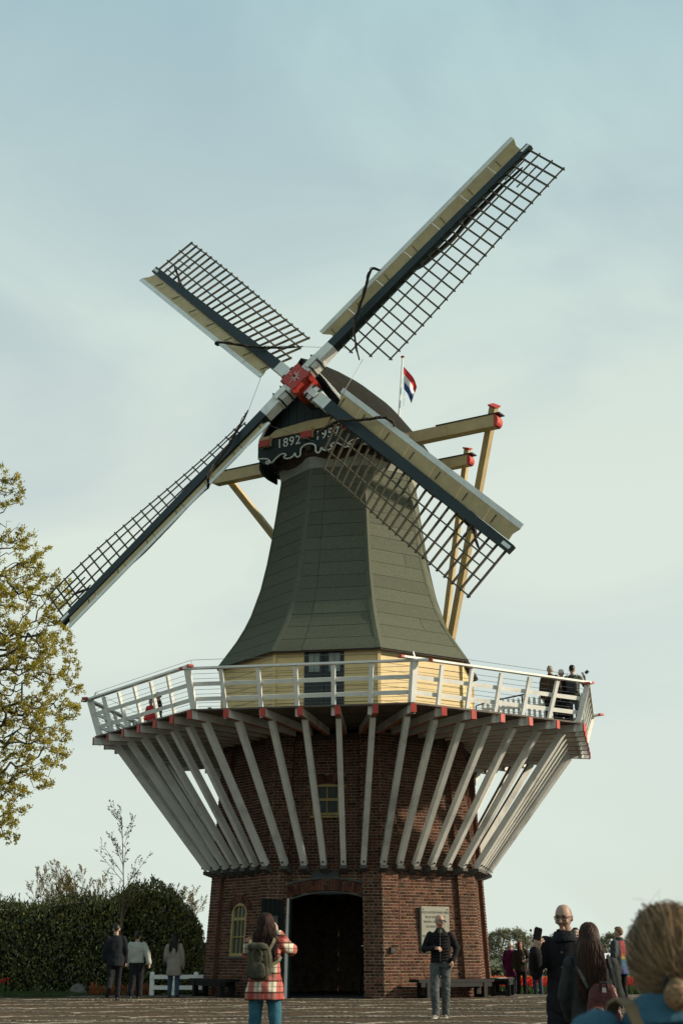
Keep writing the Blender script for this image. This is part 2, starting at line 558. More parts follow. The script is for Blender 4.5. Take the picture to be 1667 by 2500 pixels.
def build_brick_base():
    rng = random.Random(3)
    # mortar backing with openings
    mb = MB()
    for k in range(-4, 4):
        n, u = face_frame(k)
        zb = sorted({-0.15, 0.0, 0.6, 1.02, 1.6, 2.20, 2.3, 2.40, 2.46, 2.56, 2.66, 3.2, 4.0, 4.56, 5.34, 5.41, 6.0, ZW})
        for i in range(len(zb) - 1):
            z0, z1 = zb[i], zb[i + 1]
            zm = (z0 + z1) / 2
            def row(z):
                R_ = wallR(z); hw = R_ * S8; ap = R_ * C8
                return hw, ap
            cuts = open_intervals(k, zm)
            h0, a0 = row(z0); h1, a1 = row(z1)
            def P(uu, z, ap, hw, d):
                return u * uu + n * (ap - d) + V((0, 0, z))
            hm = (h0 + h1) / 2
            # pilaster backing strips and recessed field
            for (s0, s1, d) in ((-hm, -hm + PIL_W, 0.014), (hm - PIL_W, hm, 0.014)):
                e0 = -h0 if s0 == -hm else h0 - PIL_W
                e1 = -h0 + PIL_W if s0 == -hm else h0
                t0 = -h1 if s0 == -hm else h1 - PIL_W
                t1 = -h1 + PIL_W if s0 == -hm else h1
                mb.poly([P(e0, z0, a0, h0, d), P(e1, z0, a0, h0, d), P(t1, z1, a1, h1, d), P(t0, z1, a1, h1, d)])
                # flank
                f0, f1 = (e1, t1) if s0 == -hm else (e0, t0)
                mb.poly([P(f0, z0, a0, h0, d - .012), P(f0, z0, a0, h0, PIL_D + 0.014), P(f1, z1, a1, h1, PIL_D + 0.014), P(f1, z1, a1, h1, d - .012)], 1)
            d = PIL_D + 0.014
            for (s0, s1) in subtract(-hm + PIL_W, hm - PIL_W, cuts):
                mb.poly([P(s0, z0, a0, h0, d), P(s1, z0, a0, h0, d), P(s1, z1, a1, h1, d), P(s0, z1, a1, h1, d)])
    base = mb.build('brick_base', ['mortar', 'flank_brick'], MILL, fix=False)
    # bricks
    CH = 0.078; BL = 0.25; JT = 0.019
    bb = MB(); tints = []
    singles = []
    def tint():
        g = rng.uniform(0.55, 1.35)
        if rng.random() < 0.16: g *= 0.5
        w = rng.uniform(-0.08, 0.12)
        return (g * (1 + w), g * (1 - w * 0.4), g * (1 - w))
    def brick(k, u0, u1, z0, z1, d0, proud, tn, flank=False):
        n, u = face_frame(k)
        q = len(bb.v)
        e = 0.004
        for (dd, i_) in ((-0.016, 0), (proud, e)):
            for (uu, zz) in ((u0 + i_, z0 + i_), (u1 - i_, z0 + i_), (u1 - i_, z1 - i_), (u0 + i_, z1 - i_)):
                ap = wallR(zz) * C8 - d0
                bb.v.append(u * uu + n * (ap + dd) + V((0, 0, zz)))
                tints.append(tn)
        bb.f += [(q + 4, q + 5, q + 6, q + 7)] + [(q + i, q + (i + 1) % 4, q + 4 + (i + 1) % 4, q + 4 + i) for i in range(4)]
        bb.m += [0] * 5
    nc = int(ZW / CH)
    for k in range(-4, 4):
        for c in range(nc):
            z0 = c * CH; z1 = z0 + CH - JT; zm = (z0 + z1) / 2
            hw = wallR(zm) * S8
            step = BL if c % 2 == 0 else BL / 2
            zones = [(-hw + 0.004, -hw + PIL_W, 0.0, False), (hw - PIL_W, hw - 0.004, 0.0, False)]
            cuts = open_intervals(k, zm) + arch_band(k, zm)
            for s in subtract(-hw + PIL_W + 0.008, hw - PIL_W - 0.008, cuts):
                zones.append((s[0], s[1], PIL_D, True))
            for (s0, s1, d0, field) in zones:
                # grid anchored at face centre (field) or corner (pilaster)
                off = (BL / 4 if c % 4 == 2 else 0) + (0 if c % 2 == 0 else BL / 8)
                if not field: off += s0
                i0 = math.floor((s0 - off) / step)
                x = off + i0 * step
                while x < s1 - 0.02:
                    a, b2 = max(x, s0), min(x + step - JT, s1)
                    if b2 - a > 0.03:
                        proud = rng.uniform(-0.003, 0.005)
                        tn = tint()
                        full = abs((b2 - a) - (BL - JT)) < 1e-6
                        if (field and full and c % 2 == 0 and ((k == 0 and z0 < 3.0) or (k == -1 and z0 < 3.0))
                                and len(singles) < 300):
                            singles.append((k, (a + b2) / 2, zm, d0, proud))
                        else:
                            brick(k, a, b2, z0, z1, d0, proud, tn)
                    x += step
    # arches of bricks on edge
    for k, lst in OPEN.items():
        n, u = face_frame(k)
        for (u0, u1, z0, zs, rise) in lst:
            big = u1 - u0 > 1.5
            band = 0.25 if big else 0.22
            c = (u0 + u1) / 2; W = (u1 - u0) / 2 + 0.02
            Rr = (W * W + rise * rise) / (2 * rise); zc = zs + rise - Rr
            th = math.asin(min(1, W / Rr)) * (1.08 if big else 1.12)
            nb = max(8, int(2 * th * (Rr + band / 2) / 0.078))
            for i in range(nb):
                t0 = -th + 2 * th * i / nb; t1 = -th + 2 * th * (i + 1) / nb - 0.011 / Rr
                halves = ((0.0, band * 0.48), (band * 0.52, band)) if i % 2 else ((0.0, band),)
                for (b0, b1) in halves:
                    tn = tint(); q = len(bb.v)
                    pr = rng.uniform(0.012, 0.02)
                    for dd in (-0.016, pr):
                        for (tt, rr) in ((t0, Rr + b0), (t1, Rr + b0), (t1, Rr + b1), (t0, Rr + b1)):
                            zz = zc + rr * cos(tt)
                            bb.v.append(u * (c + rr * sin(tt)) + n * (wallR(zz) * C8 - PIL_D + dd) + V((0, 0, zz)))
                            tints.append(tn)
                    bb.f += [(q + 4, q + 5, q + 6, q + 7)] + [(q + j, q + (j + 1) % 4, q + 4 + (j + 1) % 4, q + 4 + j) for j in range(4)]
                    bb.m += [0] * 5
    bb.build('bricks', 'brick', base, kind='stuff', tint=tints, fix=False)
    pool = []
    L2, H2 = (BL - JT) / 2, (CH - JT) / 2
    for _ in range(14):
        q = MB(); tt = []; tn = tint()
        for y, i_ in ((0.016, 0), (0.0, 0.004)):
            for sx, sz in ((-1, -1), (1, -1), (1, 1), (-1, 1)):
                q.v.append(V((sx * (L2 - i_), y, sz * (H2 - i_)))); tt.append(tn)
        q.f = [(4, 5, 6, 7)] + [(i, (i + 1) % 4, 4 + (i + 1) % 4, 4 + i) for i in range(4)]
        q.m = [0] * 5
        o = q.build('brick', 'brick', base, tint=tt, fix=False)
        pool.append(o.data); bpy.data.objects.remove(o)
    for (k, uu, zm, d0, pr) in singles:
        n, u = face_frame(k)
        o = bpy.data.objects.new('brick', rng.choice(pool))
        COL.objects.link(o); o.parent = base
        o.location = u * uu + n * (wallR(zm) * C8 - d0 + pr) + V((0, 0, zm))
        o.rotation_euler = (0, 0, PHI + (k + 0.5) * pi / 4)
    # floor slabs that close the base (dark inside)
    m = MB()
    m.loft([[az(cr_(k), 3.62, z) for k in range(8)] for z in (6.55, 6.72)])
    m.build('upper_floor', 'dark_wood', MILL)
    m = MB()
    m.loft([[az(cr_(k), 3.9, z) for k in range(8)] for z in (-0.1, 0.012)])
    m.build('threshold_floor', 'dark_stone', MILL)
    # steep stair inside the doorway
    m = MB()
    n, u = face_frame(-1)
    for sgn in (0.35, 1.0):
        m.beam(u * sgn + n * 0.6, u * (sgn - 0.1) + n * -1.8 + V((0, 0, 3.2)), 0.07, 0.24)
    for i in range(11):
        t = (i + 0.7) / 11
        m.box(u * (0.675 - 0.1 * t) + n * (0.6 - 2.4 * t) + V((0, 0, 3.2 * t)), (0.62, 0.2, 0.04), rz=PHI - pi / 8)
    m.build('inner_stair', 'dark_wood', MILL)
    return base
BASE = build_brick_base()

def build_openings():
    # ---- doorway frame, leaf, sill
    n, u = face_frame(-1)
    u0, u1, z0, zs, rise = OPEN[-1][0]
    def P(uu, zz, d): return u * uu + n * (wallR(zz) * C8 - PIL_D + d) + V((0, 0, zz))
    def arc(u0, u1, zs, rise, k=17):
        W = (u1 - u0) / 2; c = (u0 + u1) / 2
        Rr = (W * W + rise * rise) / (2 * rise); zc = zs + rise - Rr; th = math.asin(W / Rr)
        return [(c + Rr * sin(-th + 2 * th * i / (k - 1)), zc + Rr * cos(-th + 2 * th * i / (k - 1))) for i in range(k)]
    def frame_loop(b, u0, u1, z0, zs, rise, w, d0, d1, sill=True):
        outer = [(u0, z0)] + arc(u0, u1, zs, rise) + [(u1, z0)]
        inner = [(u0 + w, z0 + (w if sill else 0))] + arc(u0 + w, u1 - w, zs, max(0.02, rise - w * 0.3)) + [(u1 - w, z0 + (w if sill else 0))]
        if not sill: pass
        inner = [(a, min(z_, zs + rise - w)) for a, z_ in inner]
        N = len(outer)
        rng_ = range(N) if sill else range(N - 1)
        for i in rng_:
            j = (i + 1) % N
            q = [P(*outer[i], d0), P(*outer[j], d0), P(*inner[j], d0), P(*inner[i], d0),
                 P(*outer[i], d1), P(*outer[j], d1), P(*inner[j], d1), P(*inner[i], d1)]
            b.hexa(q)
    b = MB()
    frame_loop(b, u0, u1, -0.1, zs, rise, 0.10, -0.22, -0.04, sill=False)
    dfr = b.build('doorway', 'gable_green', MILL)
    b = MB()
    b.beam(P(u0 + 0.03, 0.0, 0.02), P(u0 + 0.03, zs, 0.02), 0.075, 0.05, up=n)
    b.build('door_post', 'white', dfr)
    # thin pale edge under the arch and a lead strip above it
    b = MB()
    pa = arc(u0 - 0.30, u1 + 0.24, zs + 0.20, rise + 0.07)
    b.tube([P(a, z_ + 0.04, 0.045) for a, z_ in pa], 0.032, 6)
    b.build('lead_strip', 'dark_stone', dfr)
    b = MB()
    pa = arc(u0 + 0.08, u1 - 0.05, zs - 0.02, rise - 0.02)
    b.tube([P(a, z_ , -0.02) for a, z_ in pa], 0.022, 6)
    b.build('arch_edge', 'dark_stone', dfr)
    # open leaf folded back on the left, planked
    leaf = MB()
    hinge = P(u0 + 0.0, 0, 0.03); 
    du = (-u * 0.96 + n * 0.28).normalized()
    N = 5
    for i in range(N):
        a = hinge + du * (0.02 + 0.115 * i) + n * 0.05; c = hinge + du * (0.125 + 0.115 * i) + n * 0.05
        zt = 2.42 + 0.04 * i / N
        leaf.hexa([a, c, c + n * 0.045, a + n * 0.045, a + V((0, 0, zt)), c + V((0, 0, zt)), c + n * 0.045 + V((0, 0, zt)), a + n * 0.045 + V((0, 0, zt))])
    lf = leaf.build('door_leaf', 'door_green', MILL)
    lf['label'] = 'dark green door leaf folded open against the brick'
    for z_ in (0.45, 1.2, 2.0):
        b = MB()
        b.beam(hinge + n * 0.115 + du * 0.03 + V((0, 0, z_)), hinge + n * 0.115 + du * 0.57 + V((0, 0, z_)), 0.10, 0.03, up=n)
        b.build('ledge', 'door_green', lf)
    # right leaf opened inwards with lever handle
    b = MB()
    h2 = P(u1 - 0.12, 0, -0.2)
    b.beam(h2 + V((0, 0, 1.22)), h2 - n * 0.95 + u * 0.12 + V((0, 0, 1.22)), 0.05, 2.42)
    lf2 = b.build('door_leaf', 'door_green', MILL)
    b = MB()
    hp = P(u1 - 0.135, 1.28, -0.10)
    b.tube([hp, hp - u * 0.13], 0.012, 6); b.tube([hp - V((0, 0, 0.14)), hp + V((0, 0, 0.12))], 0.010, 6)
    b.tube([hp + u * 0.03, hp + u * 0.10], 0.012, 6)
    b.build('handle', 'white', lf2)
    # name board above the door
    b = MB()
    b.hexa([P(-0.34, 2.97, 0.02), P(0.36, 2.97, 0.02), P(0.36, 2.97, 0.05), P(-0.34, 2.97, 0.05),
            P(-0.34, 3.15, 0.02), P(0.36, 3.15, 0.02), P(0.36, 3.15, 0.05), P(-0.34, 3.15, 0.05)])
    b.build('name_board', 'dark_green', MILL)
    # ---- windows
    def window(k, op, cols, bars, curtain=False):
        global_n, global_u = face_frame(k)
        nonlocal n, u
        n, u = global_n, global_u
        u0, u1, z0, zs, rise = op
        b = MB(); frame_loop(b, u0, u1, z0, zs, rise, 0.085, -0.12, -0.01)
        w = b.build('window', 'yellow_frame', MILL)
        b = MB()
        b.hexa([P(u0 - .05, z0 - 0.05, -0.10), P(u1 + .05, z0 - 0.05, -0.10), P(u1 + .05, z0 - 0.05, 0.06), P(u0 - .05, z0 - 0.05, 0.06),
                P(u0 - .05, z0 + 0.01, -0.10), P(u1 + .05, z0 + 0.01, -0.10), P(u1 + .05, z0 + 0.0, 0.06), P(u0 - .05, z0 + 0.0, 0.06)])
        b.build('sill', 'dark_stone' if curtain else 'yellow_frame', w)
        iw = (u1 - u0) - 0.17
        for i in range(1, cols):
            uu = u0 + 0.085 + iw * i / cols
            b = MB(); b.beam(P(uu, z0 + 0.06, -0.055), P(uu, zs + rise - 0.06, -0.055), 0.028, 0.04, up=n)
            b.build('glazing_bar', 'yellow_frame', w)
        for zz, hh in bars:
            b = MB(); b.beam(P(u0 + 0.05, zz, -0.052), P(u1 - 0.05, zz, -0.052), 0.06, hh, up=V((0, 0, 1)))
            b.build('glazing_bar', 'yellow_frame', w)
        zz = [z0 + 0.08] + [q[0] for q in bars] + [zs + rise - 0.06]
        for i in range(cols):
            for j in range(len(zz) - 1):
                a0 = u0 + 0.085 + iw * i / cols + 0.006; a1 = u0 + 0.085 + iw * (i + 1) / cols - 0.006
                tl = random.uniform(-0.006, 0.006)
                b = MB(); b.hexa([P(a0, zz[j], -0.075), P(a1, zz[j], -0.075 + tl), P(a1, zz[j], -0.068 + tl), P(a0, zz[j], -0.068),
                                  P(a0, zz[j + 1], -0.075 - tl), P(a1, zz[j + 1], -0.075), P(a1, zz[j + 1], -0.068), P(a0, zz[j + 1], -0.068 - tl)])
                b.build('pane', 'glass', w)
        b = MB()
        b.poly([P(u0, z0, -0.2), P(u1, z0, -0.2), P(u1, zs + rise, -0.2), P(u0, zs + rise, -0.2)])
        if curtain: b.build('curtain', 'curtain', w)
    window(-1, OPEN[-1][1], 2, [(4.99, 0.07)])
    window(-2, OPEN[-2][0], 3, [(1.98, 0.08), (1.52, 0.03)], curtain=True)
build_openings()

# ------------------------------------------------------------------ stage: joists, struts, deck, railing
RT, ZT = 7.35, 6.79
def edge_pt(k, t, R_, z):
    a, b = az(cr_(k), R_, z), az(cr_(k + 1), R_, z)
    return a.lerp(b, t)
def build_stage():
    for k in range(-4, 4):
        for i in range(6):
            t = i / 6
            o = edge_pt(k, t, RT, ZT); inn = edge_pt(k, t, 3.62, ZT)
            d = (o - inn).normalized()
            b = MB()
            b.beam(inn, o, 0.13, 0.20, ms=[0, 0, 1, 0, 0, 0])
            j = b.build('joist', ['white_strut', 'joist_red'], MILL)
            b = MB(); b.beam(o - d * 0.004, o + d * 0.028, 0.142, 0.212)
            b.build('red_end', 'red', j)
            # strut
            s0 = edge_pt(k, t, 4.04, 3.30); s1 = edge_pt(k, t, 6.72, ZT - 0.09)
            b = MB(); b.beam(s0, s1, 0.138, 0.17)
            s = b.build('strut', 'white_strut', MILL)
            nrm = V((d.x, d.y, 0))
            dn = (s1 - s0).normalized(); out = (nrm - dn * nrm.dot(dn)).normalized()
            b = MB()
            hb = s0 + dn * 0.14 + out * 0.085
            b.tube([hb, hb + out * 0.03], 0.026, 7); b.build('bolt', 'iron', s)
            # corbel under the strut
            b = MB()
            w_ = edge_pt(k, t, 3.80, 3.16)
            side = V((0, 0, 1)).cross(nrm).normalized()
            pr = [(0.0, 0.0), (0.20, 0.06), (0.36, 0.12), (0.36, 0.20), (0.0, 0.20)]
            b.prism([w_ + nrm * p + V((0, 0, q - 0.09)) - side * 0.10 for p, q in pr], side * 0.20)
            b.build('corbel', 'dark_stone', MILL)
    # deck planks, tangential per side
    deck = MB()
    deck.loft([[az(cr_(k), 3.6, z) for k in range(8)] for z in (6.86, 6.89)])
    dk = deck.build('deck', 'board_under', MILL)
    pw = 0.215
    for k in range(-4, 4):
        r = 3.62 * C8
        while r < 7.16 * C8:
            r1 = r + pw - 0.012
            h0, h1 = r * math.tan(pi / 8), r1 * math.tan(pi / 8)
            n, u = face_frame(k)
            b = MB()
            g = 0.006
            z0, z1 = 6.892, 6.935 + random.uniform(-0.003, 0.003)
            P = []
            for z in (z0, z1):
                P += [u * (-h0 + g) + n * r + V((0, 0, z)), u * (-h1 + g) + n * r1 + V((0, 0, z)),
                      u * (h1 - g) + n * r1 + V((0, 0, z)), u * (h0 - g) + n * r + V((0, 0, z))]
            b.hexa(P); b.build('plank', 'board_under', dk)
            r += pw
    # railing, leaning outwards
    ZR = 7.93
    def rr(z): return 7.10 + (z - 6.70) * 0.33
    for k in range(-4, 4):
        n, u = face_frame(k)
        zt = ZR
        a = az(cr_(k), rr(zt), zt); c = az(cr_(k + 1), rr(zt), zt)
        d = (c - a).normalized()
        b = MB()
        ea, eb = (0.42, 0.16) if k % 2 == 0 else (0.16, 0.42)
        lift = 0.05 if k % 2 == 0 else 0.0
        b.beam(a - d * ea + V((0, 0, lift)), c + d * eb + V((0, 0, lift)), 0.15, 0.05)
        rail = b.build('railing', 'white', MILL)
        b = MB()
        b.beam(a - d * (ea + 0.03) + V((0, 0, lift)), a - d * (ea - 0.06) + V((0, 0, lift)), 0.158, 0.058)
        b.build('red_end', 'red', rail)
        b = MB()
        b.beam(c + d * (eb - 0.06) + V((0, 0, lift)), c + d * (eb + 0.03) + V((0, 0, lift)), 0.158, 0.058)
        b.build('red_end', 'red', rail)
        for zz in (7.56, 7.20):
            p, q = az(cr_(k), rr(zz) - 0.055, zz), az(cr_(k + 1), rr(zz) - 0.055, zz)
            b = MB(); b.beam(p, q, 0.03, 0.105, up=(n * 0.33 + V((0, 0, 1)))); b.build('mid_rail', 'white', rail)
        for zz in (7.02, 7.11, 7.32, 7.43, 7.69, 7.81):
            p, q = az(cr_(k), rr(zz) - 0.08, zz), az(cr_(k + 1), rr(zz) - 0.08, zz)
            b = MB(); b.tube([p, q], 0.0055, 5); b.build('wire', 'wire', rail)
        for i in range(6):
            t = i / 6
            p0 = edge_pt(k, t, rr(6.70), 6.70); p1 = edge_pt(k, t, rr(ZR - 0.02), ZR - 0.02)
            side = u * (0.11 if i else 0.0)
            big = 0.15 if i == 0 else 0.10
            b = MB(); b.beam(p0 - side, p1 - side * 0.9, big, 0.075 if i else 0.13, up=n)
            b.build('post', 'white', rail)
        # cable held up above the rail on short slanting sticks
        b = MB()
        zz = ZR + 0.24
        pts = [az(cr_(k), rr(ZR) - 0.14, zz), az(cr_(k + 1), rr(ZR) - 0.14, zz)]
        b.tube(pts, 0.006, 5); b.build('cable', 'wire', rail)
        st = az(cr_(k), rr(ZR) - 0.06, ZR)
        b = MB(); b.beam(st + d * 0.06, pts[0] + d * 0.01, 0.03, 0.03); b.build('cable_stick', 'white', rail)
    # white picket fences standing on the deck (right rear and left rear) and dark hand rails
    def pickets(p0, p1, name='picket_fence'):
        p0, p1 = V(p0), V(p1)
        d = (p1 - p0); Ln = d.length; d.normalize()
        nn = V((0, 0, 1)).cross(d)
        b = MB()
        for z_ in (0.28, 0.72):
            b.beam(p0 + V((0, 0, z_)) - nn * 0.03, p1 + V((0, 0, z_)) - nn * 0.03, 0.03, 0.08)
        root = b.build(name, 'white', MILL)
        nP = int(Ln / 0.15)
        for i in range(nP + 1):
            c = p0 + d * (Ln * i / nP)
            o_ = [(-.042, .04), (.042, .04), (.042, .92), (0, 1.0), (-.042, .92)]
            b = MB(); b.prism([c + d * x + V((0, 0, z_)) for x, z_ in o_], nn * 0.022)
            b.build('picket', 'white', root)
    pickets(az(radians(66), 4.1, 6.93), az(radians(66), 6.95, 6.93))
    pickets(az(radians(-105), 4.3, 6.93), az(radians(-105), 6.95, 6.93))
    def handrail(pts, r=0.022):
        b = MB(); b.tube(pts, r, 7); b.build('hand_rail', 'iron', MILL)
    a1, a2 = az(radians(62), 4.0), az(radians(60), 6.6)
    handrail([a1 + V((0, 0, 6.93)), a1 + V((0, 0, 7.72)), a1.lerp(a2, 0.15) + V((0, 0, 7.8)), a2 + V((0, 0, 8.0))])
    m1 = a1.lerp(a2, 0.55); handrail([m1 + V((0, 0, 6.93)), m1 + V((0, 0, 7.9))])
    a1, a2 = az(radians(-98), 4.1), az(radians(-100), 6.6)
    handrail([a1 + V((0, 0, 6.93)), a1 + V((0, 0, 7.78)), a1.lerp(a2, 0.06) + V((0, 0, 7.82)), a2 + V((0, 0, 7.86)), a2 + V((0, 0, 6.93))])
    # slim iron braces at the deck's far lower edge
build_stage()

# ------------------------------------------------------------------ boarded wall of the stage floor, door, smock
def build_smock():
    RY = 3.74
    b = MB()
    b.loft([[az(cr_(k), RY - 0.03, z) for k in range(8)] for z in (6.9, 9.12)])
    bw = b.build('board_wall', 'dark_wood', MILL)
    nb = 10; H = (9.05 - 6.95) / nb
    dn, du = face_frame(-1)
    D0, D1 = -0.62, 0.48
    for k in range(-4, 4):
        n, u = face_frame(k)
        hw = RY * S8
        for i in range(nb):
            z0 = 6.95 + i * H; z1 = z0 + H - 0.008
            segs = [(-hw, hw)]
            if k == -1: segs = [(-hw, D0), (D1, hw)]
            for s0, s1 in segs:
                ap = RY * C8
                b = MB()
                P = []
                for z, o in ((z0, 0.014), (z1, 0.005)):
                    P += [u * s0 + n * (ap - 0.03) + V((0, 0, z)), u * s1 + n * (ap - 0.03) + V((0, 0, z)),
                          u * s1 + n * (ap + o) + V((0, 0, z)), u * s0 + n * (ap + o) + V((0, 0, z))]
                b.hexa(P); b.build('board', 'cream', bw)
        a = az(cr_(k), RY + 0.012, 6.93); 
        b = MB(); b.beam(a, a + V((0, 0, 2.12)), 0.085, 0.085, up=V((a.x, a.y, 0))); b.build('corner_board', 'cream', bw)
    # double door with two glazed tops
    ap = RY * C8
    for (s0, s1) in ((D0, (D0 + D1) / 2 - 0.008), ((D0 + D1) / 2 + 0.008, D1)):
        def P(uu, z, d): return du * uu + dn * (ap + d) + V((0, 0, z))
        b = MB()
        b.hexa([P(s0, 6.95, 0), P(s1, 6.95, 0), P(s1, 6.95, .03), P(s0, 6.95, .03), P(s0, 9.03, 0), P(s1, 9.03, 0), P(s1, 9.03, .03), P(s0, 9.03, .03)])
        dr = b.build('stage_door', 'dark_green', MILL)
        w0, w1, q0, q1 = s0 + 0.12, s1 - 0.10, 8.40, 8.92
        b = MB()
        for (e0, e1, f0, f1) in ((w0 - .05, w1 + .05, q0 - .05, q0), (w0 - .05, w1 + .05, q1, q1 + .05), (w0 - .05, w0, q0, q1), (w1, w1 + .05, q0, q1)):
            b.hexa([P(e0, f0, .03), P(e1, f0, .03), P(e1, f0, .05), P(e0, f0, .05), P(e0, f1, .03), P(e1, f1, .03), P(e1, f1, .05), P(e0, f1, .05)])
        b.build('window_frame', 'dark_green', dr)
        for i in range(2):
            for j in range(2):
                x0 = w0 + (w1 - w0) * i / 2 + 0.008; x1 = w0 + (w1 - w0) * (i + 1) / 2 - 0.008
                y0 = q0 + (q1 - q0) * j / 2 + 0.008; y1 = q0 + (q1 - q0) * (j + 1) / 2 - 0.008
                b = MB(); b.hexa([P(x0, y0, .031), P(x1, y0, .031), P(x1, y0, .036), P(x0, y0, .036), P(x0, y1, .031), P(x1, y1, .031), P(x1, y1, .036), P(x0, y1, .036)])
                b.build('pane', 'curtain', dr)
        b = MB()
        for i in range(1, 4):
            uu = s0 + (s1 - s0) * i / 4
            b.hexa([P(uu - .006, 7.0, .03), P(uu + .006, 7.0, .03), P(uu + .006, 7.0, .036), P(uu - .006, 7.0, .036), P(uu - .006, 8.3, .03), P(uu + .006, 8.3, .03), P(uu + .006, 8.3, .036), P(uu - .006, 8.3, .036)])
        b.build('door_ribs', 'black_paint', dr)
    # smock
    prof = [(8.98, 3.95), (9.15, 3.84), (9.5, 3.58), (10.0, 3.24), (10.6, 2.96), (11.4, 2.69), (12.2, 2.51), (13.0, 2.37), (14.0, 2.22), (15.0, 2.09)]
    def RS(z):
        for (z0, r0), (z1, r1) in zip(prof, prof[1:]):
            if z <= z1: return r0 + (r1 - r0) * (z - z0) / (z1 - z0)
        return prof[-1][1]
    zz = [8.98 + (15.0 - 8.98) * i / 40 for i in range(41)]
    b = MB(); b.loft([[az(cr_(k), RS(z) - 0.02, z) for k in range(8)] for z in zz])
    sm = b.build('smock', 'felt_base', MILL)
    ns = 15
    for k in range(-4, 4):
        n, u = face_frame(k)
        for i in range(ns):
            z0 = 8.96 + (15.0 - 8.96) * i / ns; z1 = 8.96 + (15.0 - 8.96) * (i + 1) / ns - 0.009
            cuts = [(-1, 1)]
            if k == -1: cuts = [(-1, -0.44), (-0.43, 1)]
            if k == 0 and i % 5 == 2: cuts = [(-1, 0.31), (0.32, 1)]
            for c0, c1 in cuts:
                b = MB()
                sub = 3
                outer = []
                jit = random.uniform(-0.004, 0.004)
                for j in range(sub + 1):
                    z = max(8.98, z0) + (z1 - max(8.98, z0)) * j / sub
                    R_ = RS(z); lap = 0.004 * (1 - j / sub) + jit * 0.3
                    hw = R_ * S8 + 0.004; ap = R_ * C8
                    outer.append([u * hw * c0 + n * (ap - 0.02) + V((0, 0, z)), u * hw * c0 + n * (ap + lap) + V((0, 0, z)),
                                  u * hw * c1 + n * (ap + lap) + V((0, 0, z)), u * hw * c1 + n * (ap - 0.02) + V((0, 0, z))])
                b.loft(outer)
                b.build('felt_strip', 'felt', sm)
        # hip capping over each corner
        b = MB(); rings = []
        n2, u2 = face_frame(k - 1)
        for j in range(16):
            z = 9.0 + 5.98 * j / 15
            R_ = RS(z); a = az(cr_(k), R_ + 0.012, z)
            w = 0.11 - 0.03 * j / 15
            rings.append([a - u2 * w + n2 * 0.0, a, a + u * w, a + u * w - n * 0.03, a - V((a.x, a.y, 0)).normalized() * 0.04, a - u2 * w - n2 * 0.03])
        b.loft(rings); b.build('hip_strip', 'felt', sm)
        # eave board
        a, c = az(cr_(k), 3.90, 8.965), az(cr_(k + 1), 3.90, 8.965)
        b = MB(); b.beam(a, c, 0.05, 0.06); b.build('eave_board', 'dark_wood', sm)
        s_in = [az(cr_(k), 3.72, 9.0), az(cr_(k + 1), 3.72, 9.0), az(cr_(k + 1), 3.9, 8.985), az(cr_(k), 3.9, 8.985)]
        b = MB(); b.prism(s_in, V((0, 0, 0.02))); b.build('soffit', 'dark_wood', sm)
    # pale ring at the top of the tower
    b = MB()
    b.loft([[az(cr_(k), 2.13, 14.80) for k in range(8)], [az(cr_(k), 2.19, 15.14) for k in range(8)]])
    b.build('tower_ring', 'stone', MILL)
build_smock()

